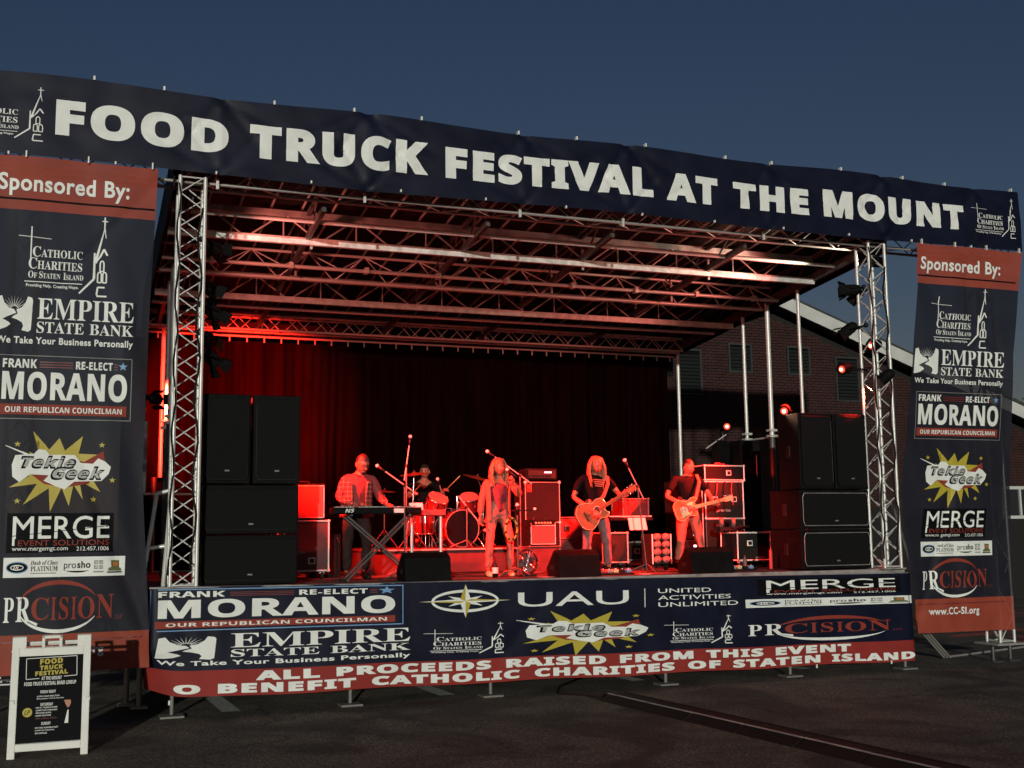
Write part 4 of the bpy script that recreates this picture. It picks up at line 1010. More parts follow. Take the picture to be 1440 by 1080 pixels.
mic_stand((-2.20, .66, DZ), (-2.20, .66, 2.74), (-2.50, .90, 3.0), 'boom microphone stand in front of the keyboard player')
mic_stand((-.62, .55, DZ), (-.62, .55, 2.42), (-.62, .55, 2.45), 'straight microphone stand in front of the singer, with a small shelf')
mic_stand((1.62, 1.05, DZ), (1.50, 1.05, 2.75), (1.28, 1.0, 3.12), 'boom microphone stand between the two guitarists')
mic_stand((-.05, 1.9, DZ), (-.05, 1.9, 2.95), (-.52, 2.0, 3.30), 'tall boom microphone stand rising behind the singer')
mic_stand((-1.72, 2.3, DZ), (-1.72, 2.3, 3.1), (-1.66, 2.3, 3.52), 'tall overhead microphone stand left of the drum kit')
sh = thing('tambourine', 'orange tambourine ring hanging from the singer\'s microphone stand', 'tambourine', (-.72, .53, 2.12))
q = MB(); q.tube([(-.72+.085*math.cos(a*.314), .53, 2.14+.15*math.sin(a*.314)) for a in range(21)], .014, 'tambourine', 8); q.build('hoop', sh, smooth=True)
for i in range(8): a = i*.785+.3; q = MB(); q.cyl((-.72+.085*math.cos(a), .515, 2.14+.15*math.sin(a)), (-.72+.085*math.cos(a), .545, 2.14+.15*math.sin(a)), .02, 'brass'); q.build('jingle', sh)
t = thing('stand_shelf', 'small black shelf clamped to the singer\'s microphone stand', 'shelf', (-.5, .55, 2.4))
q = MB(); q.bb((-.68, .5, 2.385), (-.32, .62, 2.40), 'black_plastic'); q.build('tray', t); q = MB(); q.cyl((-.36, .55, 2.40), (-.36, .55, 2.43), .02, 'aluminium'); q.build('clamp', t)
# keyboard
t = thing('keyboard_stand', 'black crossed stand carrying the keyboard', 'keyboard stand', (-2.5, .9, DZ))
for y in (.78, 1.02):
    rod('leg', (-2.95, y, 2.33), (-2.02, y-.1, DZ+.03), .018, 'steel_dark', t); rod('leg', (-2.08, y+.01, 2.33), (-2.95, y-.09, DZ+.03), .018, 'steel_dark', t)
for x in (-2.98, -2.02): rod('foot', (x, .6, DZ+.02), (x, 1.1, DZ+.02), .018, 'steel_dark', t); 
for x in (-2.9, -2.1): rod('rest', (x, .74, 2.345), (x, 1.06, 2.345), .014, 'steel_dark', t)
t = thing('keyboard', 'long black stage keyboard with white lettering under the player\'s hands', 'keyboard', (-2.5, .9, 2.36))
q = MB(); q.bb((-3.14, .76, 2.36), (-1.93, 1.08, 2.45), 'black_paint'); q.build('body', t, bevel=.012)
P = Print(lambda s, z, o: (s, .758-o, z), 0); P.text('NS', -2.98, 2.38, -2.87, 2.43, 'print_white', 'sb', .3); P.flush('lettering', t)
q = MB(); q.bb((-2.32, .752, 2.375), (-2.17, .759, 2.43), 'plastic_white'); q.build('label_plate', t)
for i in range(36): sbox('white_key', V((-3.06+i*.0305, 1.0, 2.455)), (.028, .13, .012), 'plastic_white', t)
for i in range(36):
    if i % 7 not in (2, 6): sbox('black_key', V((-3.045+i*.0305, 1.015-.05, 2.466)), (.014, .08, .012), 'black_plastic', t)
t = thing('synthesizer', 'second red-lit keyboard set just right of the black keyboard', 'keyboard', (-1.75, 1.25, 2.36))
q = MB(); q.bb((-1.99, 1.1, 2.34), (-1.48, 1.36, 2.42), 'amp_red'); q.build('body', t, bevel=.01)
q = MB(); q.box((-1.86, 1.3, 2.47), (.2, .02, .1), 'plastic_white', Euler((rad(-15), 0, 0)).to_matrix()); q.build('screen', t)
for x in (-1.94, -1.52):
    rod('leg', (x, 1.23, DZ), (x, 1.23, 2.34), .022, 'aluminium', t)
# odds and ends
t = thing('round_fan', 'round black floor fan with shiny rim on the stage edge right of the singer', 'fan', (-.42, .75, DZ))
q = MB(); q.tube([(-.42+.15*math.cos(a*.2618), .72, DZ+.20+.17*math.sin(a*.2618)) for a in range(25)], .016, 'black_plastic', 8); q.build('rim', t, smooth=True)
for i in range(10): a = i*math.pi/10; rod('guard_wire', (-.42+.15*math.cos(a), .70, DZ+.2+.17*math.sin(a)), (-.42-.15*math.cos(a), .70, DZ+.2-.17*math.sin(a)), .004, 'chrome', t, 5)
q = MB(); q.ell((-.42, .78, DZ+.2), (.12, .07, .13), 'black_plastic'); q.build('motor', t, smooth=True)
for i in range(4): a = i*1.57+.4; sbox('blade', V((-.42+.07*math.cos(a), .73, DZ+.2+.07*math.sin(a))), (.12, .01, .05), 'steel_dark', t, Euler((.3, -a, 0)).to_matrix())
q = MB(); q.bb((-.54, .66, DZ), (-.3, .84, DZ+.03), 'black_plastic'); q.build('base', t)
t = thing('bottle', 'dark bottle standing by the singer\'s left foot', 'bottle', (-.93, .62, DZ)); q = MB(); q.tube([(-.93, .62, DZ), (-.93, .62, DZ+.17), (-.93, .62, DZ+.22), (-.93, .62, DZ+.27)], [.04, .04, .018, .016], 'black_plastic', 12); q.build('body', t, smooth=True)
q = MB(); q.cyl((-.93, .62, DZ+.06), (-.93, .62, DZ+.14), .042, 'plastic_white'); q.build('wrapper', t)
t = thing('lamp_stand', 'dark stand with a tilted black box in front of the brick wall', 'stand', (4.45, 3.4, DZ))
rod('pole', (4.43, 3.4, DZ), (4.43, 3.4, 3.8), .015, 'steel_dark', t)
q = MB(); q.box((4.38, 3.4, 3.45), (.26, .2, .42), 'black_paint', Euler((0, .12, .3)).to_matrix()); q.build('box', t, bevel=.01)
rod('arm', (4.05, 3.35, 3.52), (4.5, 3.4, 3.78), .012, 'aluminium', t)

# ---------------- drum kit ----------------
RZ = 1.86
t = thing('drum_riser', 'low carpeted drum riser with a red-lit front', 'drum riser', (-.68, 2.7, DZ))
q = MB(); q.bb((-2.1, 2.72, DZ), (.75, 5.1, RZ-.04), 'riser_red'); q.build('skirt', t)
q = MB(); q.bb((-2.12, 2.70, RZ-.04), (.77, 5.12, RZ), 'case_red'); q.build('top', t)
rod('edge_trim', (-2.12, 2.69, RZ-.02), (.77, 2.69, RZ-.02), .014, 'aluminium_dull', t)
def drum(c, ax, r, dp, label, name='drum', lugs=8, front='drum_head', legs=None, group=None, parent=None):
    c = V(c); ax = V(ax).normalized(); x, y, _ = frame_z(ax)
    t = parent or thing(name, label, 'drum', c, group=group)
    q = MB(); q.tube([c-ax*dp/2, c+ax*dp/2], r, 'drum_red', 28); q.build('shell', t, smooth=False)
    for s in (-1, 1):
        q = MB(); e = c+ax*dp/2*s; q.tube([e+ax*s*.002, e+ax*s*.008], r*.97, front if s < 0 else 'drum_head', 28); q.build('head', t)
        q = MB(); q.tube([e+(x*math.cos(a*.2244)+y*math.sin(a*.2244))*(r+.004) for a in range(29)], .011, 'chrome' if r < .25 else 'drum_head', 6); q.build('hoop', t, smooth=True)
    for i in range(lugs):
        a = 6.283*i/lugs; p = c+(x*math.cos(a)+y*math.sin(a))*(r+.012)
        rod('tension_rod', p-ax*dp*.46, p+ax*dp*.46, .006, 'chrome', t, 5)
        q = MB(); q.ell(p, (.016,)*3, 'chrome', nu=6, nv=4); q.build('lug', t, smooth=True)
    for a, b in legs or []: rod('leg', a, b, .01, 'chrome', t, 6)
    return t
bd = drum((-.60, 3.32, RZ+.30), (-.12, 1, 0), .29, .42, 'large bass drum with black front and pale hoop on the riser', 'bass_drum', 10, 'print_black', [((-.88, 3.2, RZ+.2), (-.98, 3.05, RZ)), ((-.32, 3.2, RZ+.2), (-.22, 3.05, RZ))])
GD = 'drums of the kit on the riser'
rod('tom_mount', (-.60, 3.3, RZ+.55), (-.60, 3.3, RZ+.82), .014, 'chrome', bd)
P = Print(lambda s, z, o: (s, 3.108-.12*(s+.6)*-1-o-.0, z), 0)
P.arc(-.5, RZ+.22, .06, .06, 0, 360, .02, .02, 'print_grey'); P.flush('emblem', bd)
drum((-.95, 3.3, RZ+.70), (.15, -.55, .8), .17, .22, 'tilted red rack tom left of the bass drum, its head facing out', 'tom_drum', 6, 'drum_head', [((-.95, 3.35, RZ+.66), (-.6, 3.3, RZ+.6))], GD)
drum((-.38, 3.35, RZ+.72), (-.1, -.5, .85), .155, .2, 'smaller red rack tom behind the singer, right of the bass drum top', 'tom_drum', 6, 'drum_head', [((-.4, 3.4, RZ+.7), (-.6, 3.3, RZ+.6))], GD)
drum((-1.18, 3.35, RZ+.42), (0, -.1, 1), .20, .36, 'deep red floor tom at the left of the kit', 'floor_tom', 8, 'drum_head', [((-1.18+.22*math.cos(a), 3.35+.22*math.sin(a), RZ+.5), (-1.18+.24*math.cos(a), 3.35+.24*math.sin(a), RZ)) for a in (.5, 2.6, 4.7)], GD)
drum((-.9, 3.85, RZ+.62), (0, 0, 1), .17, .14, 'shallow snare drum just in front of the drummer', 'snare_drum', 8, 'drum_head', [((-.9, 3.85, RZ+.55), (-.9, 3.85, RZ))], GD)
def cymbal(base, h, top, r, tilt, label, group='cymbals of the drum kit'):
    t = thing('cymbal_stand', label, 'cymbal', base, group=group); b = V(base); tp = V(top)
    rod('pole', b+V((0, 0, .1)), V((b.x, b.y, b.z+h)), .012, 'chrome', t)
    if (tp-V((b.x, b.y, b.z+h))).length > .05: rod('boom', V((b.x, b.y, b.z+h)), tp, .009, 'chrome', t)
    for i in range(3): a = i*2.09+.3; rod('leg', b+V((0, 0, .3)), b+V((math.cos(a)*.25, math.sin(a)*.25, .012)), .009, 'chrome', t)
    ro_ = Euler(tilt).to_matrix(); q = MB(); vs = []; fs = []; prof = [(0, .03), (.12, .026), (.2, .01), (.6, .004), (1, -.012)]
    for (a, z) in prof:
        for i in range(24): vs.append(tp+ro_ @ V((a*r*math.cos(i*.2618), a*r*math.sin(i*.2618), z)))
    for j in range(4):
        for i in range(24): fs.append((j*24+i, j*24+(i+1) % 24, (j+1)*24+(i+1) % 24, (j+1)*24+i))
    q.add(vs, fs, 'brass'); q.build('cymbal', t, smooth=True)
    q = MB(); q.ell(tp+ro_ @ V((0, 0, .045)), (.012, .012, .02), 'chrome', nu=6, nv=5); q.build('wing_nut', t)
cymbal((-1.42, 3.0, RZ), .7, (-1.40, 3.0, 3.02), .23, (.1, -.12, 0), 'large crash cymbal on a tall stand at the left of the kit')
cymbal((-1.75, 3.5, RZ), .85, (-1.75, 3.5, 2.76), .19, (.05, 0, 0), 'hi-hat cymbal low at the far left of the kit')
cymbal((-.05, 3.6, RZ), .9, (-.15, 3.6, 3.0), .25, (.2, .2, 0), 'ride cymbal mostly hidden behind the singer')
cymbal((-1.05, 4.3, RZ), 1.0, (-1.0, 4.25, 2.9), .2, (.1, .1, 0), 'small crash cymbal beside the drummer')
mic_stand((-.55, 2.95, RZ), (-.55, 2.95, 2.5), (-.28, 2.9, 2.15), 'short boom microphone stand aimed at the bass drum')
mic_stand((-.7, 3.75, RZ), (-.7, 3.75, 2.7), (-.86, 3.5, 2.95), 'boom microphone stand over the rack toms')
t = thing('drum_stool', 'round black drum stool behind the kit', 'stool', (-.85, 4.35, RZ)); q = MB(); q.cyl((-.85, 4.35, RZ+.48), (-.85, 4.35, RZ+.55), .17, 'black_plastic', n=20); q.build('seat', t)
for i in range(3): a = i*2.09; rod('leg', (-.85, 4.35, RZ+.48), (-.85+.22*math.cos(a), 4.35+.22*math.sin(a), RZ+.01), .014, 'chrome', t)
q = MB(); pts = [(-1.6+.28*i, 2.55+.06*math.sin(i*1.9), DZ+.012) for i in range(9)]; q.tube(pts, .012, 'rubber', 6); tagp(q.build('cable', smooth=True), 'dark cable lying along the foot of the drum riser', 'cable')

# ---------------- A-frame sign ----------------
sx, sy = -6.50, -1.93
t = thing('sandwich_board', 'white plastic A-frame sign with black band lineup poster, front left', 'sign', (sx, sy, 0), -.0)
tl = rad(-13)
def ab(u, v, o):   # u right, v up the leaning board, o outward
    return (sx+u, sy-.0+v*math.sin(-tl)*1.0-o*math.cos(tl)-.05, v*math.cos(tl)-o*math.sin(tl)*-1)
def slab(u0, v0, u1, v1, th, k, nm, o0=0):
    q = MB(); vs = [ab(u, v, o) for u in (u0, u1) for v in (v0, v1) for o in (o0, o0+th)]
    q.add(vs, [(0, 1, 3, 2), (4, 6, 7, 5), (0, 4, 5, 1), (2, 3, 7, 6), (0, 2, 6, 4), (1, 5, 7, 3)], k); return q.build(nm, t, bevel=.006)
W2 = .345
slab(-W2-.02, 0, -W2+.05, 1.16, .035, 'plastic_white', 'side_rail'); slab(W2-.05, 0, W2+.02, 1.16, .035, 'plastic_white', 'side_rail')
slab(-W2+.05, .07, W2-.05, .14, .035, 'plastic_white', 'lower_rail'); slab(-W2+.05, .97, W2-.05, 1.05, .035, 'plastic_white', 'upper_rail')
slab(-W2-.02, 1.05, -W2+.11, 1.162, .04, 'plastic_white', 'ear'); slab(W2-.11, 1.05, W2+.02, 1.162, .04, 'plastic_white', 'ear')
for a, b, c, d in ((-.095, 1.05, -.065, 1.165), (.065, 1.05, .095, 1.165), (-.095, 1.135, .095, 1.165)): slab(a, b, c, d, .03, 'plastic_white', 'handle')
slab(-W2+.05, .14, W2-.05, .97, .012, 'print_black', 'poster', .008)
for s in (-1, 1): slab(s*(W2-.0)-.02, .52, s*(W2-.0)+.025, .56, .05, 'plastic_white', 'clip')
q = MB()
for s in (-1, 1): q.tube([(sx+s*W2, sy+.24, 1.12), (sx+s*W2, sy+.62, .0)], .022, 'plastic_white', 6)
q.tube([(sx-W2, sy+.58, .1), (sx+W2, sy+.58, .1)], .022, 'plastic_white', 6); q.tube([(sx-W2, sy+.26, 1.05), (sx+W2, sy+.26, 1.05)], .022, 'plastic_white', 6); q.build('rear_panel', t)
for s in (-1, 1): rod('hinge_strap', ab(s*.3, .52, -.02), (sx+s*.3, sy+.45, .5), .008, 'plastic_white', t)
PF = lambda s, z, o: ab(s, z, .02+o)
def wr(items, nm, lab=None):
    P = Print(PF, 0)
    for it in items: P.text(*it)
    P.flush(nm, t, lab)
P = Print(PF, 0)
for a, b in (((-.23, .945), (.235, .955)), ((-.23, .945), (-.225, .745)), ((.235, .955), (.24, .765)), ((-.225, .745), (-.105, .75)), ((.12, .76), (.24, .765))): P.line(a, b, .006, 'print_white')
P.flush('poster_frame', t)
wr([('FOOD', -.105, .882, .105, .935, 'print_yellow', 'fat', 0, .008)], 'title_line'); wr([('TRUCK', -.105, .828, .11, .872, 'print_yellow', 'fat', 0, .008)], 'title_line'); wr([('FESTIVAL', -.145, .774, .155, .818, 'print_yellow', 'fat', 0, .01)], 'title_line')
wr([('AT THE MOUNT', -.085, .732, .10, .766, 'print_white', 'sb')], 'title_line'); wr([('FOOD TRUCK FESTIVAL BAND LINEUP', -.24, .682, .235, .718, 'print_white', 'sb')], 'title_line', 'cream line under the yellow title')
for s, x0, z, x1, h, k in (('FRIDAY NIGHT', -.09, .605, .05, .028, 'print_white'), ('6:30PM CHAIN REACTION', -.12, .570, .085, .014, 'print_white'), ('8PM JOHNNY TON & THE FINS', -.12, .545, .125, .014, 'print_white'),
    ('SATURDAY', -.085, .485, .03, .028, 'print_white'), ('1PM S.T. PRODUCTIONS', -.125, .462, .07, .014, 'print_white'), ('2:30PM FAST FORWARD', -.125, .437, .07, .014, 'print_white'), ('4PM KONG MOON', -.125, .412, .015, .014, 'print_white'), ('5:30PM SIXSTONE', -.125, .387, .015, .014, 'print_white'), ('7PM LOCAL PIZZA', -.125, .36, .07, .014, 'print_darkred'),
    ('SUNDAY', -.07, .305, .015, .028, 'print_white'), ('1PM TEN SUMMERS PAST', -.125, .272, .085, .014, 'print_white'), ('2:30PM JZ MISSIONS', -.125, .247, .05, .014, 'print_white'), ('4PM IMPULSE', -.125, .222, -.015, .014, 'print_white')):
    wr([(s, x0, z, x1, z+h, k, 'sb' if h > .02 else 'semi')], 'lineup_line')
P = Print(PF, 0); P.disc(-.20, .43, .044, .044, 'print_yellow'); P.layer(1); P.text('LP', -.222, .408, -.178, .452, 'print_black', 'reg', .3); P.flush('round_emblem', t, 'yellow disc with black letters')
P = Print(PF, 0); P.poly([(.13, .53), (.19, .53), (.195, .50), (.18, .465), (.165, .455), (.145, .49)], 'print_skin'); P.poly([(.165, .435), (.175, .435), (.175, .31), (.14, .31)], 'print_white'); P.flush('poster_figure', t, 'flesh and white shape of a small figure')

# ---------------- cable ramp on the ground ----------------
t = thing('cable_ramp', 'dark rubber cable ramp running across the asphalt towards the camera', 'cable ramp', (.1, -.9, 0))
p0, p1 = V((.10, -.95, 0)), V((.80, -7.2, 0)); d = (p1-p0).normalized(); nx = V((-d.y, d.x, 0)); N = 7; L = (p1-p0).length/N
for i in range(N):
    a = p0+d*L*i+d*.01+nx*R.uniform(-.012, .012); b = p0+d*L*(i+1)-d*.01
    q = MB(); pr = [(-.26, 0), (-.13, .075), (.13, .075), (.26, 0)]
    vs = [e+nx*u+V((0, 0, z+.002)) for e in (a, b) for u, z in pr]
    q.add(vs, [(0, 1, 5, 4), (1, 2, 6, 5), (2, 3, 7, 6), (0, 4, 7, 3), (3, 2, 1, 0), (4, 5, 6, 7)], 'rubber'); q.build('ramp_section', t, bevel=.004)
    for s in (-1, 1):
        q = MB(); vs = [e+nx*(s*.12+u)+V((0, 0, z)) for e in (a, b) for u, z in ((-.012, .077), (-.012, .086), (.012, .086), (.012, .077))]
        q.add(vs, [(0, 1, 5, 4), (1, 2, 6, 5), (2, 3, 7, 6), (3, 2, 1, 0), (4, 5, 6, 7)], 'aluminium_dull' if s < 0 else 'rubber'); q.build('lid_edge', t)
q = MB(); q.prism([(-.24, -.1), (.24, -.1), (.2, .42), (-.1, .46), (-.26, .2)], p0+V((0, 0, .004)), nx*-1, -d, .02, 'rubber'); q.build('end_mat', t, bevel=.006)
q = MB(); q.tube([p0+V((0, .2, .015)), p0+V((-.5, .7, .015)), p0+V((-.2, 1.3, .015)), p0+V((.6, 2.2, .015))], .014, 'rubber', 6); tagp(q.build('cable', smooth=True), 'black cable running from the ramp under the stage', 'cable')
# ---------------- stage lamps ----------------
def lamp(pos, tgt, label, lens='print_black', watts=0, col=(1, .05, .02), size=60, doors=True, clamp=None, blend=.6, rad_=.08):
    pos, tgt = V(pos), V(tgt); d = (tgt-pos).normalized(); x, y, _ = frame_z(d)
    t = thing('stage_lamp', label, 'stage lamp', pos, group='stage lamps on the truss towers')
    q = MB(); q.tube([pos-d*.17, pos-d*.14, pos-d*.08, pos+d*.06], [.03, .07, .085, .09], 'black_paint', 16, caps=False); q.build('can', t, smooth=True)
    q = MB(); q.tube([pos-d*.175, pos-d*.165], .03, 'black_plastic', 10); q.build('back_cap', t)
    q = MB(); q.ell(pos+d*.035, (.06, .06, .06), 'lens_red' if lens[:4] == 'bulb' else lens, nu=14, nv=8, rot=Matrix((x, y, d)).transposed() @ Matrix.Diagonal((1, 1, .25))); q.build('lens', t, smooth=True)
    if lens[:4] == 'bulb': q = MB(); q.ell(pos+d*.05, (.03,)*3, lens, nu=12, nv=8); q.build('bulb', t, smooth=True)
    if doors:
        for k in range(4):
            u = (x, y, -x, -y)[k]; w_ = (y, x, y, x)[k]; q = MB(); a = pos+d*.06+u*.09
            q.add([a-w_*.07, a+w_*.07, a+w_*.09+u*.05+d*.11, a-w_*.09+u*.05+d*.11], [(0, 1, 2, 3)], 'black_paint')
            vs = [p+u*.004 for p in (a-w_*.07, a+w_*.07, a+w_*.09+u*.05+d*.11, a-w_*.09+u*.05+d*.11)]; q.add(vs, [(3, 2, 1, 0)], 'black_paint'); q.build('barn_door', t)
    h = V((d.y, -d.x, 0)); h = h.normalized() if h.length > .01 else V((1, 0, 0)); cl = V(clamp) if clamp else pos+V((0, 0, .22))
    q = MB(); q.tube([pos+h*.1, pos+h*.11+(cl-pos)*.45, cl, pos-h*.11+(cl-pos)*.45, pos-h*.1], .012, 'black_paint', 6); q.build('yoke', t, smooth=True)
    q = MB(); q.ell(cl, (.04, .04, .04), 'black_plastic', nu=8, nv=6); q.build('clamp', t, smooth=True)
    if watts:
        l = bpy.data.lights.new('lamp_beam', 'SPOT'); l.energy = watts; l.color = col; l.spot_size = rad(size); l.spot_blend = blend; l.shadow_soft_size = rad_
        o = bpy.data.objects.new('lamp_beam', l); C.objects.link(o); o.parent = t
        m_ = Matrix((x, y, d)).transposed() @ Matrix.Rotation(math.pi, 3, 'X'); mm = m_.to_4x4(); mm.translation = pos+d*.19; o.matrix_basis = wm(t).inverted() @ mm
    return t
RED = (1, .018, .008); WRM = (1, .55, .32); PNK = (1, .22, .17)
cx = -5.0
lamp((-4.80, .30, 5.71), (-.3, 3.9, 5.6), 'black lamp high on the left tower, just under the roof', watts=240, col=PNK, clamp=(-4.97, .12, 5.78), size=100)
lamp((-4.84, .42, 5.22), (1.4, 1.9, 2.0), 'black lamp on the left tower, second from the top', watts=8500, col=RED, clamp=(-4.97, .12, 5.25), size=36)
lamp((-4.79, .30, 4.89), (-.9, 2.0, 1.9), 'black lamp on the left tower, third from the top', watts=9000, col=RED, clamp=(-4.97, .12, 4.95), size=46)
lamp((-4.82, .45, 4.55), (-3.2, 6.5, 3.2), 'black lamp on the left tower, fourth from the top', watts=3000, col=RED, clamp=(-4.97, .12, 4.6), size=34)
lamp((-4.78, .30, 4.28), (-2.2, 2.0, 2.0), 'black lamp above the left speaker stack, lowest on the left tower', watts=10000, col=RED, clamp=(-4.97, .12, 4.33), size=50)
lamp((-5.30, 3.0, 4.08), (-4.0, 6.4, 4.2), 'red-lit lamp on the side post at the far left', lens='bulb_warm', watts=8500, col=RED, clamp=(-5.42, 3.0, 4.1), size=62)
lamp((4.78, .1, 5.76), (.5, 3.0, 5.6), 'lamp with open barn doors, topmost on the right tower', lens='amp_red', watts=240, col=PNK, clamp=(4.97, .0, 5.8), size=100)
lamp((5.00, .32, 5.66), (2.4, 2.6, 2.2), 'black lamp on the right tower beside the topmost lamp', watts=8500, col=RED, clamp=(5.1, .14, 5.8), size=40, doors=False)
lamp((4.74, .15, 5.13), (.6, 1.9, 1.9), 'red-edged lamp with barn doors midway up the right tower', lens='amp_red', watts=15000, col=RED, clamp=(4.97, .0, 5.2), size=44)
lamp((5.04, -.05, 4.88), (.2, -1.0, 3.6), 'brightly lit lamp on the right tower, above the lowest ones', lens='bulb_hot', watts=25, col=RED, clamp=(5.12, .1, 4.98), size=150, doors=False)
lamp((4.60, .12, 4.52), (-.8, -1.4, 3.0), 'glowing lamp reaching out left of the right tower', lens='bulb_hot', watts=25, col=RED, clamp=(4.97, .0, 4.5), size=150, doors=False)
lamp((5.10, -.20, 4.36), (2.9, 2.5, 2.0), 'black lamp lowest on the right tower', watts=4500, col=RED, clamp=(5.12, -.0, 4.4), size=50, doors=False)
lamp((5.3, .12, 6.25), (1.5, 1.4, 6.4), 'black lamp at the very top of the right tower under the banner', watts=300, col=(1, .8, .6), clamp=(5.25, .1, 6.4), size=60, doors=False)
lamp((3.80, .55, 3.90), (2.2, -1.2, 3.1), 'small glowing lamp on the inner top edge of the right speaker stack', lens='bulb_warm', watts=35, col=WRM, clamp=(3.84, .6, 3.83), size=120, doors=False)
lamp((4.55, 3.45, 3.93), (1.2, -3.0, 3.2), 'bright red lamp on the stand in front of the brick wall', lens='bulb_hot', watts=35, col=RED, clamp=(4.43, 3.42, 3.8), size=130, doors=False)

# ---------------- people ----------------
def skin_obj(nodes, edges, mats, sub=1):
    me = bpy.data.meshes.new('s'); me.from_pydata([n[0] for n in nodes], edges, [])
    o = bpy.data.objects.new('s', me); C.objects.link(o)
    o.modifiers.new('k', 'SKIN').use_smooth_shade = True
    for i, n in enumerate(nodes):
        r = n[1] if isinstance(n[1], tuple) else (n[1], n[1]); me.skin_vertices[0].data[i].radius = r
    me.skin_vertices[0].data[0].use_root = True
    s = o.modifiers.new('u', 'SUBSURF'); s.levels = sub; s.render_levels = sub
    r = bpy.data.meshes.new_from_object(o.evaluated_get(bpy.context.evaluated_depsgraph_get()))
    vs = [tuple(v.co) for v in r.vertices]; fs = [tuple(p.vertices) for p in r.polygons]
    bpy.data.objects.remove(o); bpy.data.meshes.remove(r); bpy.data.meshes.remove(me)
    return vs, fs
def chain(lst):
    """list of polylines [(pos, r), ...]; points with equal position are shared"""
    nodes, edges, ix = [], [], {}
    for pl in lst:
        prev = None
        for p, r in pl:
            k = tuple(round(c, 4) for c in p)
            if k not in ix: ix[k] = len(nodes); nodes.append((tuple(p), r))
            if prev is not None and prev != ix[k]: edges.append((prev, ix[k]))
            prev = ix[k]
    return nodes, edges
def lp(a, b, t): return tuple(a[i]+(b[i]-a[i])*t for i in range(3))
def face_rot(fy, fp, fr=0): return Matrix.Rotation(fy, 3, 'Z') @ Matrix.Rotation(fp, 3, 'X') @ Matrix.Rotation(fr, 3, 'Y')
def add_head(b, c, rot, s=1.0, beard=None):
    """face looks along -y before rotation"""
    def fn(u, p):
        x, y, z = u
        if y < 0:
            f = -y
            p = p.copy()
            p.y -= .016*math.exp(-((x/.16)**2+((z+.12)/.22)**2))*f      # nose
            p.y += .010*math.exp(-(((abs(x)-.36)/.16)**2+((z-.08)/.13)**2))  # eye sockets
            p.y -= .006*math.exp(-((x/.35)**2+((z+.78)/.2)**2))         # chin
            p.y += .004*math.exp(-((x/.4)**2+((z+.62)/.08)**2))
        if z < -.2: p.x *= 1-.28*(-z-.2); 
        return p
    b.ell(c, (.077*s, .095*s, .118*s), 'skin', rot, 22, 18, fn)
    q = lambda x, y, z: V(c)+rot @ (V((x, y, z))*s)
    for e in (-1, 1):
        b.ell(q(e*.080, .008, -.005), (.012*s, .022*s, .032*s), 'skin', rot, 8, 6)
        b.ell(q(e*.030, -.082, .010), (.013*s, .008*s, .006*s), 'hair_dark', rot, 8, 5)
        b.ell(q(e*.030, -.088, .030), (.018*s, .006*s, .004*s), 'hair_dark', rot, 8, 4)
    b.ell(q(0, -.088, -.062), (.024*s, .007*s, .006*s), 'cloth_maroon', rot, 8, 5)
    b.ell(q(0, -.105, -.022), (.012*s, .014*s, .014*s), 'skin', rot, 8, 6)
def add_hand(b, wrist, d, nrm, curl=.5, s=1.0, side=1):
    """palm and five fingers; d: direction from wrist, nrm: palm normal (fingers curl towards it)"""
    w, d, n = V(wrist), V(d).normalized(), V(nrm); n = (n-d*n.dot(d)).normalized(); x = d.cross(n)*side
    rot = Matrix((x, n, d)).transposed()
    b.ell(w+d*.045*s, (.042*s, .018*s, .055*s), 'skin', rot, 10, 8)
    for i, (o, L) in enumerate(((-.030, .068), (-.010, .078), (.011, .072), (.030, .056))):
        p = w+d*.080*s+x*o*s; a = curl*.6; pts = [p-d*.02*s]; dd = d
        for k, l in enumerate((.42, .33, .25)):
            dd = (d*math.cos(a*(k+.6))+n*math.sin(a*(k+.6))).normalized(); p = p+dd*L*l*s; pts.append(p)
        b.tube([pts[0]]+[w+d*.080*s+x*o*s]+pts[1:], [.009*s, .0095*s, .009*s, .008*s, .006*s], 'skin', 6)
    t0 = w+d*.02*s-x*.03*s; t1 = t0-x*.028*s+d*.025*s+n*.01*s; t2 = t1+d*.026*s+n*.014*s*(1+curl)
    b.tube([t0, t1, t2], [.012*s, .011*s, .008*s], 'skin', 6)
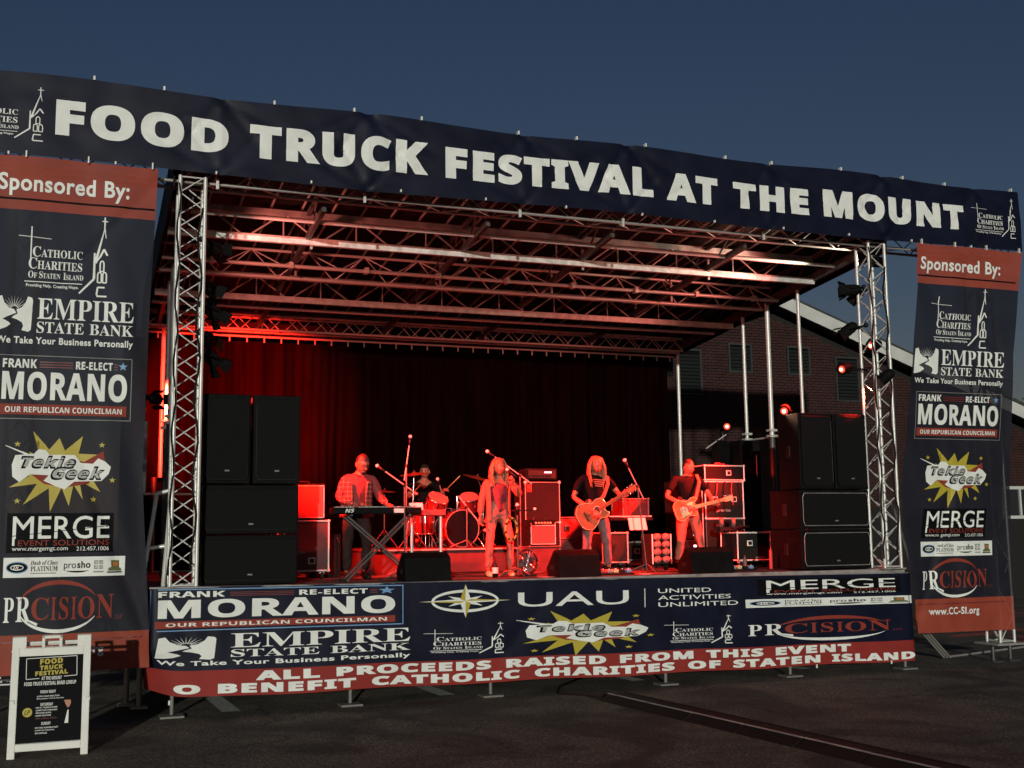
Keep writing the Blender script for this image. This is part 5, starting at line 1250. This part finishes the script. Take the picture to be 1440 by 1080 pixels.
def person(label, loc, J, head, hands, top, bottom, shoes='black_plastic', scale=1.0, rad_=1.0, sleeve=1.0, rz=0, neck_r=.052, top_hem=None):
    """J: joints in local coordinates. body one mesh; shirt and trousers are children"""
    t = thing('person', label, 'person', loc, rz)
    g = lambda k: tuple(J[k])
    b = MB(); r = rad_
    pel, wa, ch_, nk = g('pelvis'), g('waist'), g('chest'), g('neck'); hc = head[0]
    body = [[(pel, .125*r), (wa, .115*r), (ch_, .125*r), (nk, neck_r), (lp(nk, hc, .7), neck_r)]]
    for s in 'ab':
        body.append([(ch_, .125*r), (lp(ch_, g('sh'+s), .75), .075*r), (g('sh'+s), .058*r), (lp(g('sh'+s), g('el'+s), .5), .048*r), (g('el'+s), .040*r), (lp(g('el'+s), g('wr'+s), .45), .036*r), (g('wr'+s), .024)])
        body.append([(pel, .125*r), (g('hip'+s), .088*r), (lp(g('hip'+s), g('kn'+s), .5), .074*r), (g('kn'+s), .054*r), (lp(g('kn'+s), g('an'+s), .4), .050*r), (g('an'+s), .034)])
    vs, fs = skin_obj(*chain(body), None, 1); b.add(vs, fs, 'skin')
    add_head(b, hc, head[1], head[2] if len(head) > 2 else 1.0)
    for s, hd in zip('ab', hands):
        if hd: add_hand(b, g('wr'+s), hd[0], hd[1], hd[2], 1.0, 1 if s == 'a' else -1)
    bo = b.build('body', t, local=True, smooth=True); bo.name = 'body'
    # shirt
    e = .014; c = MB()
    sh = [[(lp(pel, wa, -.25 if top_hem is None else top_hem), (.135*r+e)), (lp(pel, wa, .5), .125*r+e), (wa, .118*r+e), (ch_, .128*r+e), (lp(ch_, nk, .75), .075)]]
    for s in 'ab':
        pl = [(ch_, .128*r+e), (lp(ch_, g('sh'+s), .75), .08*r+e), (g('sh'+s), .062*r+e), (lp(g('sh'+s), g('el'+s), .5), .052*r+e)]
        if sleeve > .9: pl += [(g('el'+s), .046*r+e), (lp(g('el'+s), g('wr'+s), .5), .040*r+e), (lp(g('el'+s), g('wr'+s), .9), .034+e)]
        elif sleeve > .4: pl += [(lp(g('sh'+s), g('el'+s), .75), .052*r+e)]
        if sleeve > .1: sh.append(pl)
        else: sh.append(pl[:2])
    vs, fs = skin_obj(*chain(sh), None, 1)
    vs = [tuple(V(p)+V((0, 0, 0))+V((noise.noise(V(p)*9), noise.noise(V(p)*9+V((5, 0, 0))), 0))*.016) for p in vs]
    c.add(vs, fs, top); c.build('shirt', t, local=True, smooth=True)
    c = MB(); tr = [[(wa, .110*r+e), (pel, .130*r+e*.6)]]
    for s in 'ab':
        tr.append([(pel, .130*r+e*.6), (g('hip'+s), .092*r+e), (lp(g('hip'+s), g('kn'+s), .5), .078*r+e), (g('kn'+s), .060*r+e), (lp(g('kn'+s), g('an'+s), .4), .055*r+e), (lp(g('kn'+s), g('an'+s), .93), .048*r+e)])
    vs, fs = skin_obj(*chain(tr), None, 1)
    vs = [tuple(V(p)+V((noise.noise(V(p)*11), noise.noise(V(p)*11+V((5, 0, 0))), 0))*.018) for p in vs]
    c.add(vs, fs, bottom); c.build('trousers', t, local=True, smooth=True)
    for s in 'ab':
        an = V(g('an'+s)); d = V(J['toe'+s])-an; d.z = 0; d.normalize()
        q = MB(); q.tube([an+V((0, 0, -.03))-d*.06, an+V((0, 0, -.035))+d*.02, an+V((0, 0, -.045))+d*.12, an+V((0, 0, -.05))+d*.19], [.036, .045, .042, .022], shoes, 10)
        q.v = [(p[0], p[1], max(p[2], an.z-.078)) for p in q.v]; q.build('shoe', t, local=True, smooth=True)
    return t
def long_hair(t, hc, rot, mt, length=.42, n=44, s=1.0, part=.0, spread=1.0):
    q = MB(); hc = V(hc)
    q.ell(hc+rot @ V((0, .012, .012)), (.090*s, .106*s, .128*s), mt, rot, 20, 14, None, lambda u: u.z > .50 or u.y > .0 or (abs(u.x) > .72 and u.y > -.45))
    for i in range(n):
        a = math.pi*(-.05+1.10*i/(n-1)); x, y = math.cos(a), math.sin(a)
        p = [hc+rot @ V((x*.088*s, y*.098*s+.005, .07))]; L = length*R.uniform(.75, 1.1); top_ = [hc+rot @ V((x*.02, y*.03+.01, .128*s)), hc+rot @ V((x*.062*s, y*.072*s+.005, .112*s))]
        o = V((x, y, 0)); r0 = R.uniform(.013, .02)
        for k in range(1, 6): p.append(p[0]+V((0, 0, -L*k/5-.02))+rot.to_3x3() @ o*(.012+.022*spread*math.sin(k*.7))+V((R.gauss(0, .008), R.gauss(0, .008), 0)))
        q.tube(top_+p, [r0*.5, r0*.9, r0, r0*1.15, r0*1.1, r0, r0*.8, r0*.25], mt, 6)
    return q.build('hair', t, local=True, smooth=True)
def short_hair(t, hc, rot, mt, s=1.0):
    q = MB(); q.ell(V(hc)+rot @ V((0, .012, .020)), (.085*s, .101*s, .116*s), mt, rot, 20, 14, lambda u, p: p+V((noise.noise(u*4), noise.noise(u*4+V((3, 0, 0))), noise.noise(u*5)))*.008, lambda u: u.z > .40 or (u.y > -.1 and u.z > -.35))
    return q.build('hair', t, local=True, smooth=True)

def J0(**k):
    j = dict(pelvis=(0, 0, .93), waist=(0, 0, 1.08), chest=(0, 0, 1.30), neck=(0, 0, 1.47), sha=(-.19, 0, 1.40), shb=(.19, 0, 1.40), ela=(-.25, .02, 1.12), elb=(.25, .02, 1.12), wra=(-.27, -.05, .88), wrb=(.27, -.05, .88),
             hipa=(-.10, 0, .88), hipb=(.10, 0, .88), kna=(-.12, -.02, .49), knb=(.12, -.02, .49), ana=(-.13, .03, .08), anb=(.13, .03, .08), toea=(-.16, -.2, 0), toeb=(.16, -.2, 0))
    j.update(k); return j
# singer
j = J0(ana=(-.15, .02, .08), anb=(.19, .04, .08), kna=(-.13, -.02, .48), knb=(.17, -.03, .48), hipa=(-.095, 0, .86), hipb=(.095, 0, .86), pelvis=(0, 0, .90), waist=(0, .0, 1.04), chest=(.01, .0, 1.23), neck=(.01, -.01, 1.39), sha=(-.165, 0, 1.33), shb=(.185, 0, 1.33),
       ela=(-.235, .03, 1.05), wra=(-.27, -.03, .83), elb=(.27, -.16, 1.13), wrb=(.15, -.27, 1.30))
hr = face_rot(.22, .03); hc = (.01, -.035, 1.525)
s_ = person('woman with long blonde hair singing at centre stage in open cardigan and light jeans', (-.76, .95, DZ), j, (hc, hr, .98), [((-.1, -.2, -1), (.3, -.6, 0), 1.0), ((-.35, -.2, .6), (-.6, .3, .2), 2.0)], 'cloth_maroon', 'denim_redlit', 'cream', rad_=.80, sleeve=0.0, neck_r=.042)
long_hair(s_, hc, hr, 'hair_blonde_redlit', .38, 46)
def cardigan(t, j, mt, r=.8, hem=.80, open_=.30, sleeve_to=.85, nm='open_jacket'):
    q = MB(); e = .03
    for sgn, s in ((-1, 'a'), (1, 'b')):
        e = .017; pl = [[(lp(j['chest'], j['sh'+s], .55), .066*r+e), (j['sh'+s], .056*r+e), (lp(j['sh'+s], j['el'+s], .5), .050*r+e), (j['el'+s], .046*r+e), (lp(j['el'+s], j['wr'+s], sleeve_to), .034+e)]]
        vs, fs = skin_obj(*chain(pl), None, 1); q.add(vs, fs, mt)
    # body panels: an open shell round the back and sides
    vs = []; fs = []; NA, NZ = 30, 12
    for k in range(NZ+1):
        z = hem+(1.36*(j['sha'][2]/1.40)-hem)*k/NZ; f = k/NZ
        rx = (.175-.02*math.sin(f*3.1)+.02*f)*(r/.8)**.8+.012; ry = .125*(r/.8)+.01
        for i in range(NA+1):
            a = rad(-90)+open_+(2*math.pi-2*open_)*i/NA
            w_ = 1+.06*math.sin(i*1.1+z*3)*(1-f)
            vs.append((rx*w_*math.cos(a)+.0, ry*w_*math.sin(a), z))
    for k in range(NZ):
        for i in range(NA): fs.append((k*(NA+1)+i, k*(NA+1)+i+1, (k+1)*(NA+1)+i+1, (k+1)*(NA+1)+i))
    q.add(vs, fs, mt); o = q.build(nm, t, local=True, smooth=True); m_ = o.modifiers.new('t', 'SOLIDIFY'); m_.thickness = .008; return o
cardigan(s_, j, 'cloth_redlit', .8, .76, .85)
q = MB(); w0 = s_.matrix_world
mh = thing('microphone', 'silver-headed microphone held by the singer at her mouth', 'microphone', (-.70, .70, 2.95))
q.cyl((-.585, .655, 2.86), (-.655, .775, 2.955), .013, 'black_plastic', .020); q.build('mic_body', mh, smooth=True); q = MB(); q.ell((-.668, .795, 2.97), (.027,)*3, 'aluminium', nu=10, nv=8); q.build('mic_head', mh, smooth=True)

# keyboard player
j = J0(pelvis=(0, .03, .92), waist=(.0, .02, 1.07), chest=(.02, -.03, 1.29), neck=(.03, -.07, 1.45), sha=(-.17, -.03, 1.375), shb=(.215, -.03, 1.375), ela=(-.25, -.02, 1.10), wra=(-.10, -.22, 1.02), elb=(.33, -.02, 1.10), wrb=(.38, -.22, 1.02), kna=(-.13, -.03, .48), knb=(.14, -.03, .48))
hr = face_rot(.25, .42); hc = (.05, -.13, 1.56)
k_ = person('bearded man with glasses in a plaid overshirt playing the keyboard', (-2.72, 1.25, DZ), j, (hc, hr, 1.10), [((.15, -.9, -.25), (0, 0, -1), .6), ((.1, -.9, -.25), (0, 0, -1), .6)], 'cloth_red', 'cloth_dark', rad_=1.05, sleeve=1.0)
short_hair(k_, hc, hr, 'hair_dark', 1.1); cardigan(k_, j, 'plaid', 1.02, .84, .42, .95, 'overshirt')
q = MB(); q.ell(V(hc)+hr @ V((0, -.062, -.088)), (.045, .038, .035), 'hair_dark', hr, 10, 8); q.build('beard', k_, local=True, smooth=True)
q = MB()
for e in (-1, 1): q.tube([V(hc)+hr @ V((e*.033+.024*math.cos(a*.628), -.102, .012+.016*math.sin(a*.628))) for a in range(11)], .003, 'black_plastic', 5); q.tube([V(hc)+hr @ V((e*.057, -.102, .012)), V(hc)+hr @ V((e*.088, .0, .012))], .003, 'black_plastic', 5)
q.tube([V(hc)+hr @ V((-.009, -.103, .014)), V(hc)+hr @ V((.009, -.103, .014))], .003, 'black_plastic', 5); q.build('glasses', k_, local=True)

# drummer, seated on the riser
j = J0(pelvis=(0, 0, .62), waist=(0, -.02, .78), chest=(0, -.04, 1.0), neck=(0, -.05, 1.16), sha=(-.19, -.04, 1.09), shb=(.19, -.04, 1.09), ela=(-.30, -.12, .86), wra=(-.28, -.36, .90), elb=(.30, -.12, .86), wrb=(.24, -.36, .95),
       hipa=(-.1, 0, .58), hipb=(.1, 0, .58), kna=(-.24, -.42, .55), knb=(.24, -.42, .55), ana=(-.24, -.44, .10), anb=(.24, -.44, .10), toea=(-.24, -.7, 0), toeb=(.24, -.7, 0))
hr = face_rot(-.5, .1); hc = (.0, -.07, 1.28)
d_ = person('drummer in a black shirt seated behind the drum kit', (-.85, 4.35, RZ-.02), j, (hc, hr, 1.0), [((.1, -.8, .2), (0, 0, -1), 1.4), ((.1, -.8, .3), (0, 0, -1), 1.4)], 'cloth_black', 'cloth_black', sleeve=.5)
short_hair(d_, hc, hr, 'hair_dark')
for i, (a, b, l) in enumerate((((-1.15, 3.93, 2.76), (-1.05, 3.6, 2.95), 'drumstick raised in the drummer\'s right hand'), ((-.58, 3.93, 2.81), (-.45, 3.6, 3.02), 'drumstick raised in the drummer\'s left hand'))):
    q = MB(); q.tube([a, b], [.009, .006], 'maple', 6); tagp(q.build('drumstick', smooth=True), l, 'drumstick')

# guitars: built in a frame with x along the neck
def guitar(kind, label, cpos, xdir, ndir, body_k, name):
    t = thing(name, label, 'guitar', cpos); x = V(xdir).normalized(); n = V(ndir); n = (n-x*n.dot(x)).normalized(); y = n.cross(x)*-1; c = V(cpos)
    if y.z < 0: y = -y
    q = lambda a, b, h=0: c+x*a+y*b+n*h
    def smooth_outline(ps):
        o = []; N = len(ps)
        for i in range(N):
            p0, p1, p2, p3 = (V((*ps[(i+k-1) % N], 0)) for k in range(4))
            for s in range(4):
                u = s/4; v = .5*((2*p1)+(p2-p0)*u+(2*p0-5*p1+4*p2-p3)*u*u+(3*p1-p0-3*p2+p3)*u**3); o.append((v.x, v.y))
        return o
    if kind == 'ac':
        o = smooth_outline([(-.25, 0), (-.235, .12), (-.14, .20), (-.03, .17), (.05, .125), (.13, .145), (.205, .12), (.235, .03), (.17, -.04), (.215, -.12), (.15, -.15), (.05, -.125), (-.03, -.17), (-.14, -.20), (-.235, -.12)]); th = .095; nl = .36
    else:
        o = smooth_outline([(-.20, 0), (-.19, .11), (-.10, .16), (-.01, .125), (.05, .115), (.13, .155), (.215, .135), (.16, .07), (.12, .02), (.12, -.04), (.17, -.10), (.13, -.13), (.04, -.11), (-.02, -.13), (-.10, -.165), (-.18, -.12)]); th = .045; nl = .42
    if (x.cross(y)).dot(n) > 0: o2 = o
    else: o2 = o
    b = MB(); N = len(o2); vs = [q(a, e, -th) for a, e in o2]+[q(a, e, 0) for a, e in o2]
    b.add(vs, [tuple(range(N)), tuple(range(2*N-1, N-1, -1))], body_k); b.add(vs, [(i, (i+1) % N, N+(i+1) % N, N+i) for i in range(N)], 'wood_dark' if kind == 'ac' else body_k); b.build('body', t, bevel=.006)
    b = MB(); vs = [q(a*1.0, e, .0) for a, e in o2]; b.tube(vs+[vs[0]], .004, 'cream', 5); b.build('binding', t)
    a0 = .10 if kind == 'ac' else .06; ne = .235+nl
    b = MB(); vs = [q(a, e, h) for a, w_ in ((a0, .027), (ne, .022)) for e, h in ((-w_, .012), (w_, .012), (w_*.8, -.012), (-w_*.8, -.012))]
    b.add(vs, [(0, 1, 5, 4), (1, 2, 6, 5), (2, 3, 7, 6), (3, 0, 4, 7), (0, 3, 2, 1), (4, 5, 6, 7)], 'maple' if kind != 'ac' else 'wood_top'); b.build('neck', t)
    b = MB(); hd = [(ne, -.022), (ne+.03, -.038), (ne+.16, -.042), (ne+.17, .035), (ne+.03, .036), (ne, .022)]; vs = [q(a, e, h) for h in (-.014, .006) for a, e in hd]
    b.add(vs, [tuple(range(6)), tuple(range(11, 5, -1))]+[(i, (i+1) % 6, 6+(i+1) % 6, 6+i) for i in range(6)], 'maple' if kind != 'ac' else 'wood_top'); b.build('headstock', t)
    for i in range(6):
        if kind == 'ac': a, e = ne+.04+(i % 3)*.045, (.05 if i < 3 else -.055)
        else: a, e = ne+.03+i*.024, .05
        rod('tuning_peg', q(a, e*.7, 0), q(a, e*1.25, 0), .008, 'chrome', t, 6)
    if kind == 'ac':
        b = MB(); vs = [q(.07+.05*math.cos(i*.262), .05*math.sin(i*.262), .003) for i in range(24)]; b.add(vs, [tuple(range(24))], 'wood_dark'); b.build('sound_hole', t)
        b = MB(); vs = [q(.07+(.058 if i < 99 else 0)*math.cos(i*.262), .058*math.sin(i*.262), .002) for i in range(25)]; b.tube(vs, .005, 'cream', 5); b.build('rosette', t)
        b = MB(); vs = [q(a, e, h) for h in (.001, .02) for a, e in ((-.14, -.07), (-.11, -.075), (-.11, .075), (-.14, .07))]; b.add(vs, [(0, 3, 2, 1), (4, 5, 6, 7), (0, 1, 5, 4), (1, 2, 6, 5), (2, 3, 7, 6), (3, 0, 4, 7)], 'wood_dark'); b.build('bridge', t)
    else:
        b = MB(); pk = [(-.10, -.02), (-.07, .05), (.0, .07), (.09, .10), (.15, .09), (.115, .035), (.1, -.05), (.06, -.09), (-.02, -.10), (-.09, -.12)]; vs = [q(a, e, h) for h in (.001, .005) for a, e in pk]; N = 10
        b.add(vs, [tuple(range(N)), tuple(range(2*N-1, N-1, -1))]+[(i, (i+1) % N, N+(i+1) % N, N+i) for i in range(N)], 'cream'); b.build('pickguard', t)
        for a in (-.05, .0, .05): b = MB(); b.tube([q(a, -.04, .009), q(a, .04, .009)], .009, 'plastic_white', 6); b.build('pickup', t)
        b = MB(); b.tube([q(-.1, -.04, .01), q(-.1, .04, .01)], .01, 'chrome', 6); b.build('bridge', t)
        for i in range(3): b = MB(); b.cyl(q(-.06-.03*i, -.08-.015*i, .003), q(-.06-.03*i, -.08-.015*i, .018), .01, 'cream'); b.build('knob', t)
    for i in range(6): e = -.016+.0064*i; rod('string', q(-.12, e, .022), q(ne+.02, e*.9, .017), .0009, 'chrome', t, 4)
    return t, q
# long-haired acoustic guitarist: body slightly turned
gx = V((.866, -.10, .50)); gt, gq = guitar('ac', 'honey-coloured acoustic guitar held by the long-haired man', (.66, .82, 2.36), gx, (.05, -1, .1), 'wood_top', 'acoustic_guitar')
base = V((.80, 1.05, DZ)); L_ = lambda p: tuple(V(p)-base)
rw = L_(gq(.0, .02, .05)); lw = L_(gq(.52, -.03, -.06))
j = J0(pelvis=(0, .03, .93), waist=(.0, .02, 1.08), chest=(-.01, 0, 1.30), neck=(0, -.03, 1.46), sha=(-.21, 0, 1.38), shb=(.20, 0, 1.38), ela=(-.36, -.02, 1.11), wra=rw, elb=(.34, -.05, 1.18), wrb=lw,
       kna=(-.17, -.05, .48), knb=(.16, -.02, .48), ana=(-.20, .02, .08), anb=(.20, .0, .08), toeb=(.32, -.2, 0))
hr = face_rot(.12, .28); hc = (-.01, -.08, 1.57)
a_ = person('long-haired man in a dark printed shirt and ripped jeans playing acoustic guitar', tuple(base), j, (hc, hr, 1.0), [((.5, -.25, -.5), (0, .9, 0), .9), ((.5, -.3, .7), (-.2, -.8, .3), 1.2)], 'cloth_black', 'denim_blue', sleeve=.5)
long_hair(a_, hc, hr, 'hair_blonde_redlit', .40, 48, 1.02)
P = Print(lambda s, z, o: (s, -.165-o+.6*s*s, z), 0); P.text('ROCK', -.09, 1.30, .08, 1.34, 'print_skin', 'sb'); P.b = MB()
for i in range(4): P.line((-.10+.01*i, 1.36-.03*i), (.09-.015*i, 1.355-.03*i), .009, 'print_skin')
P.flush('shirt_print', a_, local=True)
def strap(p, nm, par, w_=.03, k='cloth_redlit'):
    q = MB(); vs = []; fs = []; p = [V(a) for a in p]
    for i, a in enumerate(p):
        d = (p[min(i+1, len(p)-1)]-p[max(i-1, 0)]).normalized(); s = d.cross(V((0, 1, 0))).normalized()*w_
        for o in (-s, s): vs += [a+o, a+o+V((0, .006, 0))]
    for i in range(len(p)-1):
        b = i*4; fs += [(b, b+4, b+6, b+2), (b+1, b+3, b+7, b+5), (b, b+1, b+5, b+4), (b+2, b+6, b+7, b+3)]
    q.add(vs, fs, k); return q.build(nm, par, smooth=False)
strap([gq(.2, .10, .0), V((.86, .86, 2.62)), V((.93, .87, 2.78)), V((.96, .95, 2.90)), V((.95, 1.08, 2.90))], 'strap', gt, .026, 'cloth_redlit')

# electric guitarist
gx = V((.95, -.10, .22)); gt, gq = guitar('el', 'cream and sunburst electric guitar held by the man in red trousers', (2.64, 1.62, 2.42), gx, (.05, -1, .1), 'sunburst', 'electric_guitar')
base = V((2.82, 1.9, DZ)); rw = L_(gq(.02, .03, .05)); lw = L_(gq(.50, -.04, -.05))
j = J0(pelvis=(.02, .03, .95), waist=(.02, .02, 1.10), chest=(.02, 0, 1.33), neck=(.0, -.03, 1.50), sha=(-.22, 0, 1.42), shb=(.22, 0, 1.42), ela=(-.40, -.04, 1.15), wra=rw, elb=(.36, -.08, 1.17), wrb=lw,
       kna=(-.16, -.05, .49), knb=(.17, -.04, .49), ana=(-.20, .02, .08), anb=(.26, .02, .08), toeb=(.34, -.2, 0))
hr = face_rot(.25, .22); hc = (.0, -.07, 1.605)
e_ = person('short-haired man in a black shirt and red-lit trousers playing electric guitar', tuple(base), j, (hc, hr, 1.0), [((.7, -.2, -.3), (0, .9, 0), .8), ((.5, -.4, .6), (-.2, -.8, .3), 1.2)], 'cloth_black', 'trouser_redlit', sleeve=.5, rad_=1.02)
short_hair(e_, hc, hr, 'hair_dark')
strap([gq(.2, .12, .0), V((2.90, 1.70, 2.72)), V((2.95, 1.72, 2.86)), V((2.96, 1.82, 2.98)), V((2.95, 1.98, 2.97))], 'strap', gt, .026, 'cloth_redlit')

# ---------------- small clutter on the deck ----------------
def cable(pts, lab, k='rubber', r=.008):
    P_ = []
    for i in range(len(pts)-1):
        for q in range(5):
            u = q/5; a, b = pts[i], pts[i+1]; P_.append((a[0]+(b[0]-a[0])*u+R.gauss(0, .02), a[1]+(b[1]-a[1])*u+R.gauss(0, .02), DZ+.009))
    q = MB(); q.tube(P_, r, k, 5); tagp(q.build('cable', smooth=True), lab, 'cable', 'leads lying on the stage deck')
cable([(-2.2, .6), (-1.6, .9), (-1.2, 1.9), (-.2, 2.3)], 'thin black lead trailing from the keyboard microphone stand')
cable([(-.62, .5), (-.3, 1.1), (.1, 1.6), (.4, 1.85)], 'thin black lead running from the singer back to the red combo')
cable([(.9, .7), (1.2, 1.3), (.9, 1.8), (.7, 2.3)], 'guitar lead curling behind the long-haired guitarist')
cable([(2.7, 1.3), (3.1, 1.2), (3.3, 1.8), (3.3, 2.3)], 'guitar lead running from the right guitarist to the racks')
cable([(1.6, 1.0), (2.0, .8), (2.6, .9), (3.4, 1.1), (3.9, 1.5)], 'long lead crossing in front of the right microphone stand')
def pedals(x, y, n_, lab):
    t = thing('pedal_board', lab, 'pedal board', (x, y, DZ), group='effects pedals on the deck')
    q = MB(); q.box((x+.22, y+.1, DZ+.02), (.52, .26, .03), 'black_plastic', Euler((.08, 0, 0)).to_matrix()); q.build('board', t, bevel=.005)
    for i in range(n_):
        k = ('amp_red', 'aluminium_dull', 'cream', 'case_black', 'print_blue')[i % 5]
        q = MB(); q.box((x+.03+i*.1, y+.1, DZ+.055), (.07, .12, .045), k); q.build('pedal', t, bevel=.005)
        q = MB(); q.cyl((x+.03+i*.1, y+.06, DZ+.078), (x+.03+i*.1, y+.06, DZ+.09), .01, 'chrome', n=8); q.build('switch', t)
pedals(.62, .45, 5, 'row of effects pedals by the long-haired guitarist, right of the middle monitor')
pedals(2.75, .62, 5, 'row of effects pedals at the right guitarist\'s feet')
for i, (x, y, a, l) in enumerate(((-.28, .35, .3, 'white set list sheet on the deck right of the singer'), (1.3, .5, -.2, 'white set list sheet on the deck near the boom stand'))):
    q = MB(); q.box((x, y, DZ+.003), (.15, .21, .003), 'paper', Matrix.Rotation(a, 3, 'Z')); tagp(q.build('set_list'), l, 'paper')
for i, (x, y, l) in enumerate(((1.02, 2.6, 'water bottle on the deck beside the tall bass cabinet'), (3.5, 1.35, 'water bottle standing near the right pedals'), (-1.86, .75, 'water bottle on the deck near the keyboard stand foot'))):
    q = MB(); q.tube([(x, y, DZ), (x, y, DZ+.14), (x, y, DZ+.18), (x, y, DZ+.21)], [.032, .032, .013, .013], 'drum_head', 10); tagp(q.build('water_bottle', smooth=True), l, 'bottle')
case(.5, .45, .5, 'dark red speaker box on the deck behind the boom microphone stand', (1.2, 3.0, DZ), 0, 'case_red', 'steel_dark', None, False, (), GC)
case(.5, .4, .34, 'dark red case stacked on the red speaker box behind the boom stand', (1.2, 3.0, DZ+.5), 0, 'case_red', 'steel_dark', None, False, ((.5, .5),), GC)
case(.46, .4, .30, 'small red-lit case on the dark stand between the guitarists', (2.1, 2.3, 2.3), 0, 'case_red', 'steel_dark', None, False, (), GC)
case(.7, .5, .42, 'low black case behind the right guitarist\'s legs', (2.75, 3.3, DZ), 0, 'case_black', 'aluminium_dull', None, True, ((.3, .5), (.7, .5)), GC)
case(.5, .5, .60, 'road case in shadow at the left behind the keyboard player', (-3.35, 3.0, DZ), 0, 'case_red', 'aluminium_dull', None, True, ((.5, .5),), GC)
cab(.42, .4, .62, 'small red-lit floor speaker behind the keyboard player\'s legs', (-2.98, 2.0, DZ), 0, group='small floor speakers')
for i in range(5):
    x = 3.62+.15*i; q = MB(); pts = [(x+.012*math.sin(k*.7+i), 2.575+.008*math.cos(k+i), DZ+1.42-.05*k) for k in range(9+i % 3)]
    q.tube(pts, .009, ('rubber', 'amp_red')[i % 2], 5); tagp(q.build('hanging_cable', smooth=True), ('black patch cable at the left edge of the lettered road case', 'red patch cable second from left on the lettered case', 'black patch cable down the middle of the lettered case', 'red patch cable right of centre on the lettered case', 'black patch cable at the right edge of the lettered case')[i], 'cable', 'patch cables on the right case pile')
for i in range(2):
    q = MB(); pts = [(3.85+.1*i+.13*math.cos(a*.5), 2.75+.08*math.sin(a*.5+i), DZ+1.70+.012*math.sin(a*1.7)+i*.03) for a in range(22)]; q.tube(pts, .011, 'amp_red', 6)
    tagp(q.build('cable_coil', smooth=True), ('red-lit cable coil on the flat case topping the pile', 'upper red-lit cable coil on the flat topmost case')[i], 'cable')
